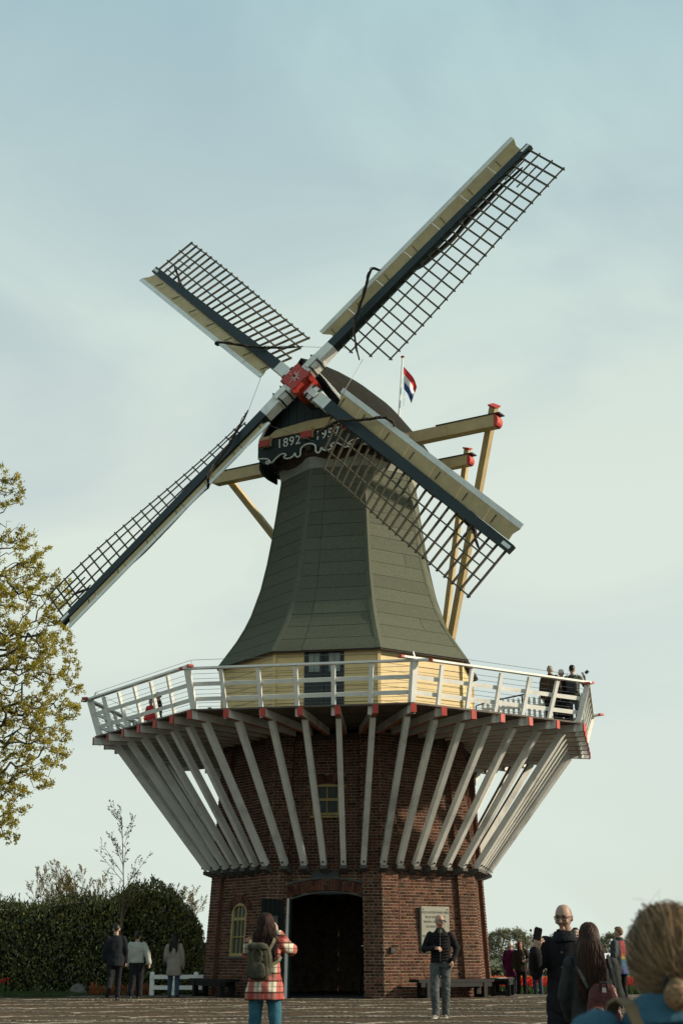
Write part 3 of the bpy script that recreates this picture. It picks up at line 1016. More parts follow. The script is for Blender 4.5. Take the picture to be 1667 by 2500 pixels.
# ------------------------------------------------------------------ cap with tail
ACAP = -0.55
CF = V((sin(ACAP), -cos(ACAP), 0)); CRT = V((cos(ACAP), sin(ACAP), 0)); CZ = V((0, 0, 1))
def cp(r, q, z): return CRT * r + CF * q + CZ * z
def build_cap():
    # dark timber ring
    b = MB()
    N = 32
    b.loft([[cp(R_ * cos(2 * pi * i / N), R_ * sin(2 * pi * i / N), z) for i in range(N)] for R_, z in ((2.0, 15.02), (2.2, 15.2), (2.22, 15.55), (2.1, 15.95))])
    ring = b.build('cap', 'dark_wood', MILL)
    for i in range(24):
        a = 2 * pi * i / 24
        b = MB(); p = cp(2.2 * cos(a), 2.2 * sin(a), 15.35); o = p + (cp(cos(a), sin(a), 0)) * 0.13
        b.beam(p, o, 0.16, 0.12); b.build('ring_block', 'dark_wood', ring)
    # thatched hull: half-width W, base zb, ridge zr along the length
    st = [(2.30, 1.72, 15.95, 18.10, 0.86), (1.9, 1.84, 15.9, 18.25, 0.82), (1.2, 2.16, 15.82, 18.34, 0.72), (0.4, 2.34, 15.72, 18.30, 0.64),
          (-0.5, 2.38, 15.68, 18.16, 0.6), (-1.4, 2.24, 15.66, 17.86, 0.58), (-2.2, 1.92, 15.66, 17.38, 0.56), (-2.8, 1.45, 15.7, 16.85, 0.56), (-3.15, 0.85, 15.78, 16.35, 0.6)]
    def section(W, zb, zr, e, q, k=13, lean=0.0):
        pts = []
        for s in (-1, 1):
            half = []
            for i in range(k):
                t = i / (k - 1)
                r = W * (1 - t) ** e
                z = zb + (zr - zb) * t
                half.append((s * r, q + lean * t, z))
            pts.append(half)
        return [cp(*p) for p in pts[0]] + [cp(*p) for p in reversed(pts[1][:-1])]
    b = MB()
    rings = []
    for i, (q, W, zb, zr, e) in enumerate(st):
        lean = 0.45 if i == 0 else (0.2 if i == 1 else 0)
        rings.append(section(W, zb, zr, e, q, lean=lean))
    b.loft(rings, closed=False, cap=False)
    # inner skin for thickness
    rings2 = []
    for i, (q, W, zb, zr, e) in enumerate(st):
        lean = 0.45 if i == 0 else (0.2 if i == 1 else 0)
        rings2.append(section(W - 0.12, zb, zr - 0.12, e, q, lean=lean))
    b.loft(rings2, closed=False, cap=False)
    k = len(rings[0])
    for R1, R2 in ((rings[0], rings2[0]), (rings[-1], rings2[-1])):
        for i in range(k - 1):
            b.poly([R1[i], R1[i + 1], R2[i + 1], R2[i]])
    for i in range(len(rings) - 1):
        for e in (0, -1):
            b.poly([rings[i][e], rings[i + 1][e], rings2[i + 1][e], rings2[i][e]])
    b.build('thatch_roof', 'thatch', ring, smooth=True)
    b = MB(); b.prism(section(0.85, 15.78, 16.35, 0.6, -3.12), -CF * 0.02); b.build('rear_wall', 'gable_green', ring)
    # front gable: vertical boards
    gq = 2.08
    nb = 12; Wg = 1.72
    def gtop(r):   # height of roof underside at lateral r
        t = 1 - (min(abs(r), Wg - 0.001) / (Wg - 0.06)) ** (1 / 0.82) if abs(r) < Wg - 0.06 else 0.0
        return 15.95 + (18.12 - 15.95) * max(0, t)
    for i in range(nb):
        r0 = -Wg + 2 * Wg * i / nb; r1 = -Wg + 2 * Wg * (i + 1) / nb - 0.012
        rm = (r0 + r1) / 2
        z0, z1 = gtop(r0) - 0.02, gtop(r1) - 0.02
        z0, z1 = max(z0, 16.02), max(z1, 16.02)
        b = MB(); pts = [cp(r0, gq, 15.96), cp(r1, gq, 15.96), cp(r1, gq, z1)]
        if abs(rm) < 0.15: pts.append(cp(0 if r0 < 0 < r1 else rm, gq, max(z0, z1, gtop(rm))))
        pts.append(cp(r0, gq, z0))
        b.prism(pts, -CF * 0.04); b.build('gable_board', 'gable_green', ring)
    # white curved trim along the gable edge
    for s in (-1, 1):
        b = MB()
        prof = section(1.74, 15.9, 18.05, 0.84, 2.32, lean=0.3)
        half = prof[:13] if s < 0 else prof[12:]
        outs = [p + CF * 0.02 for p in half]
        b.tube(outs, 0.045, 6); b.build('barge_trim', 'white', ring)
    # cream beam over the beard, three beam ends, beard with scrolls and dates
    b = MB()
    pts = [(-1.62, 15.93), (1.62, 15.93), (1.45, 16.03), (1.2, 16.19), (0, 16.25), (-1.2, 16.17), (-1.45, 16.02)]
    b.prism([cp(r, 2.20, z) for r, z in pts], CF * 0.10); b.build('cream_band', 'cream_dim', ring)
    b = MB(); b.beam(cp(-1.5, 2.2, 15.86), cp(1.5, 2.2, 15.86), 0.14, 0.14); b.build('lintel', 'dark_wood', ring)
    for r in (-1.5, 0.0, 1.42):
        b = MB(); b.beam(cp(r, 1.9, 15.82), cp(r, 2.44, 15.82), 0.36, 0.30); e = b.build('beam_end', 'cream_dim', ring)
        b = MB(); b.beam(cp(r, 2.441, 15.76), cp(r, 2.475, 15.76), 0.37, 0.20); b.build('red_face', 'red', e)
    top = [(-1.82, 15.86), (1.82, 15.86)]
    low = [(1.82, 15.52), (1.6, 15.30), (1.35, 15.36), (1.1, 15.5), (0.85, 15.47), (0.6, 15.34), (0.42, 15.32), (0.33, 15.5), (0.2, 15.56), (0, 15.58),
           (-0.2, 15.56), (-0.33, 15.5), (-0.42, 15.32), (-0.6, 15.34), (-0.85, 15.47), (-1.1, 15.5), (-1.35, 15.36), (-1.6, 15.30), (-1.82, 15.52)]
    low = [(r, z - 0.16) for r, z in low]
    b = MB(); b.prism([cp(r, 2.26, z) for r, z in top + low], CF * 0.05); beard = b.build('beard_board', 'gable_green', ring)
    # scroll line
    def scroll(s):
        P = [(1.80, 15.50), (1.55, 15.47), (1.42, 15.42), (1.36, 15.33), (1.44, 15.28), (1.50, 15.33), (1.45, 15.37), (1.30, 15.30), (1.18, 15.38), (1.0, 15.49),
             (0.86, 15.50), (0.78, 15.44), (0.86, 15.40), (0.80, 15.34), (0.66, 15.32), (0.54, 15.36), (0.46, 15.44), (0.44, 15.36), (0.36, 15.30), (0.28, 15.35),
             (0.27, 15.46), (0.24, 15.56), (0.13, 15.63), (0.0, 15.65)]
        out = []
        for i in range(len(P) - 1):
            p0 = P[max(0, i - 1)]; p1 = P[i]; p2 = P[i + 1]; p3 = P[min(len(P) - 1, i + 2)]
            for j in range(4):
                t = j / 4
                f = lambda a, b_, c, d: 0.5 * (2 * b_ + (c - a) * t + (2 * a - 5 * b_ + 4 * c - d) * t * t + (3 * b_ - a - 3 * c + d) * t ** 3)
                out.append((s * f(p0[0], p1[0], p2[0], p3[0]), f(p0[1], p1[1], p2[1], p3[1])))
        out.append((s * P[-1][0], P[-1][1]))
        return [cp(r, 2.325, z - 0.15) for r, z in out]
    for s in (-1, 1):
        b = MB(); b.tube(scroll(s), 0.024, 6); b.build('scroll', 'lettering_white', beard, smooth=True)
    text_part('date', '1892', 0.40, cp(-0.70, 2.315, 15.69), CRT, CZ, 'lettering_white', beard, 1.1)
    text_part('date', '1957', 0.40, cp(0.66, 2.315, 15.69), CRT, CZ, 'lettering_white', beard, 1.1)
    # dark boards closing the beard round to the flanks
    for s_ in (-1, 1):
        b = MB()
        arc_ = [(1.80, 2.26), (2.02, 1.95), (2.24, 1.5), (2.36, 1.0), (2.40, 0.5)]
        for (r0, q0), (r1, q1) in zip(arc_, arc_[1:]):
            P8 = []
            for z in (15.16, 15.88):
                P8 += [cp(s_ * r0, q0, z), cp(s_ * r1, q1, z), cp(s_ * (r1 - .05), q1 - .03, z), cp(s_ * (r0 - .05), q0 - .03, z)]
            b.hexa(P8)
        b.build('cheek_board', 'gable_green', ring)
    # cross beams and braces of the tail
    def beam_part(name, p, q, w, h, m='cream_dim'):
        b = MB(); b.beam(p, q, w, h); return b.build(name, m, MILL)
    def round_end(beam, p, d, w, h):
        b = MB()
        side = d.cross(CZ).normalized()
        pts = [p + CZ * h / 2]
        for i in range(7):
            a = pi / 2 - pi * i / 6
            pts.append(p + d * (0.02 + h * 0.32 * cos(a)) + CZ * (h / 2 * sin(a)))
        pts.append(p - CZ * h / 2)
        b.prism([x - side * (w / 2 + 0.01) for x in pts], side * (w + 0.02)); b.build('red_end', 'red', beam)
        b = MB(); b.beam(p - d * 1.9 + CZ * (h / 2 + 0.02), p + d * 0.2 + CZ * (h / 2 + 0.02), w + 0.04, 0.035); b.build('cover_board', 'black_paint', beam)
    zl, ql, Ls = 15.92, 0.05, 5.05
    lb = beam_part('cross_beam', cp(-Ls, ql, zl), cp(Ls, ql, zl), 0.32, 0.36)
    round_end(lb, cp(Ls, ql, zl), CRT, 0.32, 0.36); round_end(lb, cp(-Ls, ql, zl), -CRT, 0.32, 0.36)
    zk, qk, Lk = 15.92, -2.6, 2.82
    kb = beam_part('cross_beam', cp(-Lk, qk, zk), cp(Lk, qk, zk), 0.28, 0.32)
    round_end(kb, cp(Lk, qk, zk), CRT, 0.28, 0.32); round_end(kb, cp(-Lk, qk, zk), -CRT, 0.28, 0.32)
    T = cp(0, -5.1, 7.75)
    tail = cp(0, -3.0, 16.0)
    def brace(p, t, w, h, over):
        d = (p - t).normalized()
        e = p + d * over
        b = MB(); b.beam(t, e, w, h, up=CF); br = b.build('tail_brace', 'cream_dim', MILL)
        b = MB(); b.beam(e, e + d * 0.05, w + 0.07, h + 0.07, up=CF); b.build('red_cap', 'red', br)
    for s in (-1, 1):
        brace(cp(s * (Ls - 0.32), ql - 0.27, zl), T, 0.20, 0.20, 0.62 if s > 0 else 0.1)
        brace(cp(s * (Lk - 0.25), qk - 0.25, zk), T + CZ * 0.35, 0.16, 0.16, 0.48 if s > 0 else 0.1)
    b = MB(); b.beam(tail, T - CZ * 0.3, 0.30, 0.30, up=CF, w2=0.24, h2=0.24); b.build('tail_pole', 'cream_dim', MILL)
    b = MB(); b.beam(T + CZ * 0.2 - CRT * 0.8, T + CZ * 0.2 + CRT * 0.8, 0.18, 0.18); b.build('tail_cross', 'cream_dim', MILL)
    # windshaft
    n = V((sin(ACAP) * cos(0.284), -cos(ACAP) * cos(0.284), sin(0.284)))
build_cap()

# ------------------------------------------------------------------ sails
AS, TS = -0.5128, 0.2844
SN = V((sin(AS) * cos(TS), -cos(AS) * cos(TS), sin(TS)))
SU = V((cos(AS), sin(AS), 0)); SV = SN.cross(SU)
if SV.z < 0: SV = -SV
HUB = V((sin(AS) * 2.86, -cos(AS) * 2.86, 17.19))
SL = 9.88
def build_sail(b_ang, layer):
    e = SU * cos(b_ang) + SV * sin(b_ang)
    t = -SU * sin(b_ang) + SV * cos(b_ang)          # leading direction
    H = HUB + SN * layer
    P = lambda r, s, n=0.0: H + e * r + t * s + SN * n
    b = MB()
    R0, R1 = 1.42, SL
    b.beam(P(R0, 0), P(R1, 0), 0.34, 0.30, up=SN, w2=0.235, h2=0.15)
    sail = b.build('sail', 'dark_green', MILL)
    b = MB(); b.beam(P(0.34, 0), P(R0 + 0.001, 0), 0.345, 0.36, up=SN, w2=0.346, h2=0.306); b.build('stock_root', 'white', sail)
    for s in (-1, 1):
        b = MB(); b.beam(P(0.40, s * 0.19), P(0.88, s * 0.19), 0.07, 0.30, up=SN); b.build('wedge', 'white_strut', sail)
    b = MB(); b.beam(P(0.45, 0, 0.21), P(0.86, 0, 0.21), 0.20, 0.07, up=SN); b.build('wedge', 'white', sail)
    for q in (0.50, 0.80):
        b = MB(); b.beam(P(q, -0.24, 0.0), P(q, 0.24, 0.0), 0.05, 0.40, up=SN); b.build('strap', 'iron', sail)
    b = MB(); b.beam(P(SL - 0.32, 0, 0.085), P(SL - 0.02, 0, 0.083), 0.10, 0.02, up=SN); b.build('tip_plate', 'white', sail)
    # lattice
    def tau(r): return radians(27 - 20 * smooth01((r - 1.8) / 8.0))
    def lat(r, w, back=0.0):
        a = tau(r)
        return P(r, -w * cos(a), -w * sin(a) - back)
    nb = 23
    Wd = 1.56
    rs = [2.30 + (9.76 - 2.30) * i / (nb - 1) for i in range(nb)]
    for i, r in enumerate(rs):
        b = MB(); b.beam(lat(r, 0.05), lat(r, Wd + 0.06), 0.042, 0.062, up=SN); b.build('lattice_bar', 'lattice_wood', sail)
    for r, w in ((1.98, 1.1), (1.68, 0.58)):
        b = MB(); b.beam(lat(r, 0.05), lat(r, w), 0.042, 0.062, up=SN); b.build('lattice_bar', 'lattice_wood', sail)
    for w, r0 in ((0.54, 1.62), (1.08, 1.92), (Wd, 2.24)):
        b = MB()
        pts = [r0] + [q for q in rs if q > r0] + [9.82]
        rings = []
        for r in pts:
            c = lat(r, w, -0.045 if w < 1.5 else 0.0)
            a = tau(r); x = t * cos(a) + SN * sin(a); y = -t * sin(a) + SN * cos(a)
            rings.append([c - x * 0.02 - y * 0.016, c + x * 0.02 - y * 0.016, c + x * 0.02 + y * 0.016, c - x * 0.02 + y * 0.016])
        b.loft(rings); b.build('lattice_lath', 'lattice_wood', sail)
    for w in (0.28, 0.80):
        b = MB(); b.beam(lat(8.55, w, -0.045), lat(9.45, w, -0.045), 0.035, 0.03, up=SN); b.build('lattice_lath', 'lattice_wood', sail)
    # wind boards on the leading side
    pieces = [(1.52, 2.6), (2.6, 3.8), (3.8, 5.0), (5.0, 6.2), (6.2, 7.4), (7.4, 8.6), (8.6, 9.78)]
    be = radians(22)
    def wb(r, w, th=0.0):
        return P(r, 0.14 + w * cos(be), 0.03 + w * sin(be) + th)
    for i, (r0, r1) in enumerate(pieces):
        w1 = 0.40
        b = MB()
        sc0 = 0.16 if i == 0 else 0.0; sc1 = 0.14 if i == len(pieces) - 1 else 0.0
        out = [wb(r0 + 0.008 + sc0, 0), wb(r1 - 0.008 - sc1, 0), wb(r1 - 0.008 - sc1 * 0.9, w1 * 0.5), wb(r1 - 0.008, w1), wb(r0 + 0.008, w1), wb(r0 + 0.008 + sc0 * 0.9, w1 * 0.5)]
        b.prism(out, SN * 0.022); b.build('wind_board', 'cream_dim', sail)
        b = MB()
        lo, hi = 0.40, 0.54
        b2 = radians(12)
        def lip(r, w): return wb(r, lo) + (t * cos(b2) + SN * sin(b2)) * w
        b.hexa([lip(r0 + .004, 0), lip(r1 - .004, 0), lip(r1 - .004, 0) + SN * .03, lip(r0 + .004, 0) + SN * .03,
                lip(r0 + .004, .15), lip(r1 - .004, .15), lip(r1 - .004, .15) + SN * .03, lip(r0 + .004, .15) + SN * .03])
        b.build('edge_board', 'white', sail)
        b = MB(); b.beam(wb(r0 + 0.25, 0.06, 0.04), wb(r0 + 0.29, 0.32, 0.04), 0.014, 0.02, up=SN); b.build('cleat', 'rope', sail)
    # rolled canvas wound round the stock
    pts = [(1.62, -1.0, -0.22), (1.9, -0.62, -0.02), (2.3, -0.22, 0.20), (2.75, 0.05, 0.26), (3.25, 0.30, 0.36), (3.75, 0.58, 0.48), (3.98, 0.70, 0.42), (4.1, 0.66, 0.22), (4.3, 0.35, -0.02),
           (4.9, 0.05, -0.22), (5.6, -0.02, -0.30), (6.3, -0.05, -0.34), (7.0, -0.02, -0.30), (7.8, -0.08, -0.26), (8.4, -0.16, -0.18), (8.75, -0.34, -0.06), (9.15, -0.5, 0.05)]
    fine = []
    for i in range(len(pts) - 1):
        p0, p1, p2, p3 = pts[max(0, i - 1)], pts[i], pts[i + 1], pts[min(len(pts) - 1, i + 2)]
        for j in range(4):
            q = j / 4
            fine.append(tuple(0.5 * (2 * p1[c] + (p2[c] - p0[c]) * q + (2 * p0[c] - 5 * p1[c] + 4 * p2[c] - p3[c]) * q * q + (3 * p1[c] - p0[c] - 3 * p2[c] + p3[c]) * q ** 3) for c in range(3)))
    fine.append(pts[-1])
    b = MB()
    rad = [0.02 + 0.026 * min(1, i / 10) * (0.75 + 0.5 * noise.noise((i * 0.7, b_ang, 0))) + 0.04 * smooth01((i - 30) / 8) * smooth01((60 - i) / 8) for i in range(len(fine))]
    rad[-1] = 0.015; rad[-2] = 0.03
    b.tube([P(*p) for p in fine], rad, 8); b.build('rolled_canvas', 'canvas_roll', sail, smooth=True)
    b = MB(); b.tube([P(*p) + SN * 0.06 + t * 0.03 * sin(i * 1.9) for i, p in enumerate(fine[2:30])], 0.013, 5); b.build('lashing', 'rope', sail)
    return P
PS = []
for kq, lay in ((45, 0.15), (135, -0.15), (225, 0.15), (315, -0.15)):
    PS.append(build_sail(radians(kq) + 0.0322, lay))
def build_hub():
    e1 = SU * cos(radians(45) + 0.0322) + SV * sin(radians(45) + 0.0322)
    e2 = -SU * sin(radians(45) + 0.0322) + SV * cos(radians(45) + 0.0322)
    P = lambda x, y, n: HUB + e1 * x + e2 * y + SN * n
    b = MB()
    # boxed poll end: two crossing sockets
    for (wx, wy, n0, n1) in ((0.35, 0.27, -0.04, 0.36), (0.27, 0.35, -0.40, 0.06)):
        b.hexa([P(-wx, -wy, n0), P(wx, -wy, n0), P(wx, wy, n0), P(-wx, wy, n0), P(-wx, -wy, n1), P(wx, -wy, n1), P(wx, wy, n1), P(-wx, wy, n1)])
    hub = b.build('poll_end', 'red', MILL)
    # front plate with drawn-out corners
    out = []
    N = 40
    for i in range(N):
        a = 2 * pi * i / N
        r = 0.335 + 0.12 * abs(cos(2 * (a - pi / 4))) ** 3 if True else 0
        out.append(P(r * cos(a), r * sin(a), 0.361))
    b = MB(); b.prism(out, SN * 0.04); b.build('front_plate', 'red', hub)
    for x, y in ((1, 1), (1, -1), (-1, 1), (-1, -1)):
        b = MB(); b.beam(P(x * 0.28, y * 0.28, -0.38), P(x * 0.31, y * 0.31, 0.40), 0.05, 0.16, up=e1 * x); b.build('flange', 'red', hub)
    st = []
    for i in range(16):
        a = 2 * pi * i / 16 + 0.1
        r = (0.29 if i % 4 == 0 else 0.22) if i % 2 == 0 else 0.055
        st.append(P(r * cos(a), r * sin(a), 0.402))
    b = MB()
    c = P(0, 0, 0.43)
    for i in range(16): b.poly([st[i], st[(i + 1) % 16], c])
    b.build('star', 'white', hub)
    b = MB(); b.tube([P(0, 0, 0.40), P(0, 0, 0.54)], [0.05, 0.035], 8); b.build('shaft_pin', 'red', hub)
    b = MB(); b.tube([P(0, 0, -0.40), P(0, 0, -2.2)], 0.30, 16); b.build('windshaft', 'dark_wood', hub)
    # stay wires between the sails
    def wire(p, q):
        b = MB(); b.tube([p, q], 0.007, 5); b.build('stay_wire', 'wire', hub)
    wire(PS[0](1.72, -1.0, -0.3), PS[3](1.75, 0.42, 0.28))
    wire(PS[1](1.72, -1.0, -0.3), PS[0](1.65, -0.5, 0.0))
    wire(PS[2](1.72, -1.0, -0.3), PS[1](1.68, 0.35, 0.2))
    wire(PS[3](1.72, -1.0, -0.3), PS[2](1.68, 0.3, 0.2))
build_hub()

# ------------------------------------------------------------------ flag on the cap
def build_flag():
    base = cp(0.56, -2.05, 17.30); top = base + V((0.20, 0.0, 2.45))
    root = empty('flagpole', base, 'white flagpole rising behind the thatched cap with small red white and blue flag', 'flagpole')
    b = MB(); b.tube([base - CZ * 0.4, top], [0.035, 0.025], 8); b.build('pole', 'white', root)
    b = MB(); b.tube([top, top + CZ * 0.03, top + CZ * 0.06], [0.05, 0.07, 0.03], 10); b.build('finial', 'red', root)
    # limp cloth: hoist along the pole, fly hanging down to the right
    A = top - CZ * 0.32
    nu, nv = 14, 18
    def F(u_, v_):
        # u along the hoist (0 top,1 bottom), v along the fly
        h = A - CZ * (0.78 * u_) + (base - top).normalized() * 0
        drop = 0.92 * v_ * 0.78
        out = 0.42 * (1 - (1 - v_) ** 1.6) * (1 - 0.45 * u_)
        w = 0.06 * sin(v_ * 9 + u_ * 2.0) * v_
        return h + V((out + 0.03, w + 0.05 * sin(u_ * 7) * v_, -drop + 0.30 * v_ * u_ * 0.6))
    fl = None
    for s, (m, nm) in enumerate((('flag_red', 'stripe'), ('flag_white', 'stripe'), ('flag_blue', 'stripe'))):
        b = MB()
        n1 = 5
        rows = [[F((s + i / n1) / 3, j / nv) for j in range(nv + 1)] for i in range(n1 + 1)]
        for i in range(n1):
            for j in range(nv):
                b.poly([rows[i][j], rows[i][j + 1], rows[i + 1][j + 1], rows[i + 1][j]])
        if fl is None: fl = b.build('flag', m, root, smooth=True, fix=False)
        else: b.build(nm, m, fl, smooth=True, fix=False)
    b = MB(); b.tube([A - CZ * 0.75 + V((0.06, 0, 0)), base + V((0.16, 0, 0.2))], 0.005, 4); b.build('halyard', 'wire', root)
build_flag()

# ------------------------------------------------------------------ vegetation
import numpy as np
mat('bark', (0.060, 0.048, 0.034), 0.95, 0.35, scale=8, bump=0.6, bscale=20)
mat('bark_pale', (0.15, 0.115, 0.075), 0.95, 0.3, scale=8, bump=0.4)
mat('spring_leaf', (0.38, 0.325, 0.045), 0.6, 0.25, scale=2.5, translucent=0.5, attr=True)
mat('laurel_leaf', (0.100, 0.115, 0.045), 0.24, 0.3, scale=3.0, translucent=0.15, attr=True, spec=0.8)
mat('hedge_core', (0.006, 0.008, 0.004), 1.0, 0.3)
mat('twig_leaf', (0.17, 0.14, 0.05), 0.8, 0.3, scale=3, translucent=0.3, attr=True)
mat('far_leaf', (0.17, 0.18, 0.105), 0.85, 0.25, scale=0.5, translucent=0.3, attr=True)  # lightened base colour: distance haze is painted into the leaves
mat('tulip_red', (0.62, 0.030, 0.022), 0.45, 0.25, scale=5, translucent=0.3, attr=True)
mat('tulip_green', (0.07, 0.12, 0.035), 0.6, 0.25, scale=5, translucent=0.2)
mat('heather', (0.22, 0.10, 0.045), 0.9, 0.3, scale=4, attr=True)
mat('stone_grey', (0.12, 0.115, 0.10), 0.9, 0.25, scale=7, bump=0.5)
mat('black_bench', (0.006, 0.007, 0.007), 0.6, 0.4, scale=4, bump=0.2, spec=0.2)
mat('paper', (0.7, 0.7, 0.66), 0.7, 0.05)
mat('paper_red', (0.6, 0.06, 0.04), 0.7, 0.05)
mat('roof_white', (0.62, 0.64, 0.62), 0.6, 0.06)

def leaf(b, p, d, nrm, l, w, tints, tn):
    d = d.normalized()
    s = d.cross(nrm)
    if s.length < 1e-4: s = d.cross(V((0.3, 0.8, 0.5)))
    s.normalize()
    k = len(b.v)
    m_ = p + d * (l * 0.5)
    up = s.cross(d) * (w * 0.18)
    b.v += [p, m_ + s * (w / 2) + up, p + d * l, m_ - s * (w / 2) + up]
    b.f += [(k, k + 1, k + 2), (k, k + 2, k + 3)]
    b.m += [0, 0]
    tints += [tn] * 4
def rvec(rng):
    while True:
        v = V((rng.uniform(-1, 1), rng.uniform(-1, 1), rng.uniform(-1, 1)))
        if 0.05 < v.length < 1: return v.normalized()

def skeleton(points, start_nodes, order_key, seg=3, wig=0.12, rng=None, up=0.0):
    """connects each attractor to the nearest node of the growing tree"""
    pos = [V(p) for p in start_nodes]
    par = [i - 1 for i in range(len(pos))]
    arr = np.array([tuple(p) for p in pos])
    tips = []
    for p in sorted(points, key=order_key):
        q = np.array(tuple(p))
        d = np.linalg.norm(arr - q, axis=1)
        # prefer nodes that lie below / inward
        pen = d + 0.5 * np.maximum(0, arr[:, 2] - q[2])
        i = int(np.argmin(pen))
        a = pos[i]; dist = (p - a).length
        last = i
        n = max(1, min(seg, int(dist / 0.25)))
        new = []
        for j in range(1, n + 1):
            t = j / n
            c = a.lerp(p, t)
            if j < n: c = c + rvec(rng) * dist * wig * 0.5 + V((0, 0, up * dist * t * (1 - t)))
            pos.append(c); par.append(last); last = len(pos) - 1
            new.append(tuple(c))
        arr = np.vstack([arr, np.array(new)])
        tips.append(last)
    w = [0] * len(pos)
    for t in tips: w[t] += 1
    for i in range(len(pos) - 1, 0, -1):
        w[par[i]] += w[i]
    return pos, par, w, tips
def draw_skeleton(b, pos, par, w, r0, p_=0.5, rmax=9, sides=5, skip=0):
    for i in range(len(pos)):
        j = par[i]
        if j < 0: continue
        ra = min(rmax, r0 * max(1, w[j]) ** p_); rb = min(rmax, r0 * max(1, w[i]) ** p_)
        if w[i] <= max(1, w[j]) * 0.5: ra = rb * 1.3
        b.tube([pos[j], pos[i]], [ra, rb], 6 if rb > 0.03 else 4 if rb > 0.012 else 3, cap=False)

def big_tree():
    rng = random.Random(21)
    c = V((-14.8, 4.2, 10.2))
    pts = []
    lobes = [(V((-11.3, 3.6, 13.6)), 1.45), (V((-10.9, 3.8, 11.7)), 2.1), (V((-10.7, 3.4, 9.3)), 2.25), (V((-10.8, 4.0, 7.4)), 1.9), (V((-11.6, 3.6, 5.4)), 1.55),
             (V((-13.6, 3.0, 14.4)), 1.6), (V((-11.7, 3.4, 15.9)), 0.85), (V((-14.5, 3.5, 8.0)), 2.6), (V((-17.5, 4.5, 11.0)), 3.0), (V((-14.6, 5.5, 12.0)), 3.0), (V((-15.5, 3.0, 6.2)), 2.0)]
    for lc, lr in lobes:
        n = int(105 * lr * lr)
        if lc.x < -13: n = int(n * 0.35)
        for _ in range(n):
            v = rvec(rng) * lr * rng.uniform(0.25, 1.0) ** 0.6
            v.y *= 0.8
            pts.append(lc + v)
    trunk = [V((-15.3, 4.4, -0.2)), V((-15.25, 4.4, 1.0)), V((-15.1, 4.35, 2.4)), V((-15.0, 4.3, 4.0)), V((-14.9, 4.3, 5.6)), V((-14.8, 4.2, 7.4)), V((-14.7, 4.2, 9.2)), V((-14.5, 4.2, 11.2)), V((-14.3, 4.2, 13.2))]
    axis = lambda p: sqrt((p.x + 14.9) ** 2 + (p.y - 4.3) ** 2)
    pos, par, w, tips = skeleton(pts, trunk, axis, seg=4, wig=0.09, rng=rng, up=0.2)
    SH = lambda v: V((v.x * 1.045, v.y + 2.3, 1.09 + (v.z - 1.09) * 1.045))
    pos = [SH(v) for v in pos]
    root = empty('leafing_tree', (-16.0, 6.7, gz(-16.0, 6.7)), 'large tree with fresh yellow-green leaves reaching in at the left edge', 'tree')
    b = MB(); draw_skeleton(b, pos, par, w, 0.0052, 0.54, rmax=0.34); b.build('trunk', 'bark', root, fix=False)
    b = MB(); tints = []
    def cluster(p, n, spread, dirv):
        for _ in range(n):
            q = p + rvec(rng) * spread * rng.random()
            d = (dirv * 0.6 + rvec(rng) + V((0, 0, 0.25))).normalized()
            g = rng.uniform(0.6, 1.25)
            tn = (g * rng.uniform(0.9, 1.1), g, g * rng.uniform(0.6, 1.3))
            leaf(b, q, d, rvec(rng), rng.uniform(0.06, 0.115), rng.uniform(0.038, 0.066), tints, tn)
    for i in range(len(trunk), len(pos)):
        if w[i] > 3: continue
        dv = pos[i] - pos[par[i]]
        if dv.length < 1e-4: continue
        vis = pos[i].x > -13.4
        nc = max(1, int(dv.length / (0.048 if vis else 0.4)))
        for k in range(nc):
            if noise.noise(pos[i] * 1.1) < -0.28 or rng.random() < 0.12: continue
            p = pos[par[i]].lerp(pos[i], (k + rng.random()) / nc)
            side = rvec(rng)
            cluster(p + side * rng.uniform(0.0, 0.12), rng.randint(8, 14), 0.12, (side + dv.normalized()).normalized())
    b.build('crown', 'spring_leaf', root, tint=tints, fix=False)
big_tree()

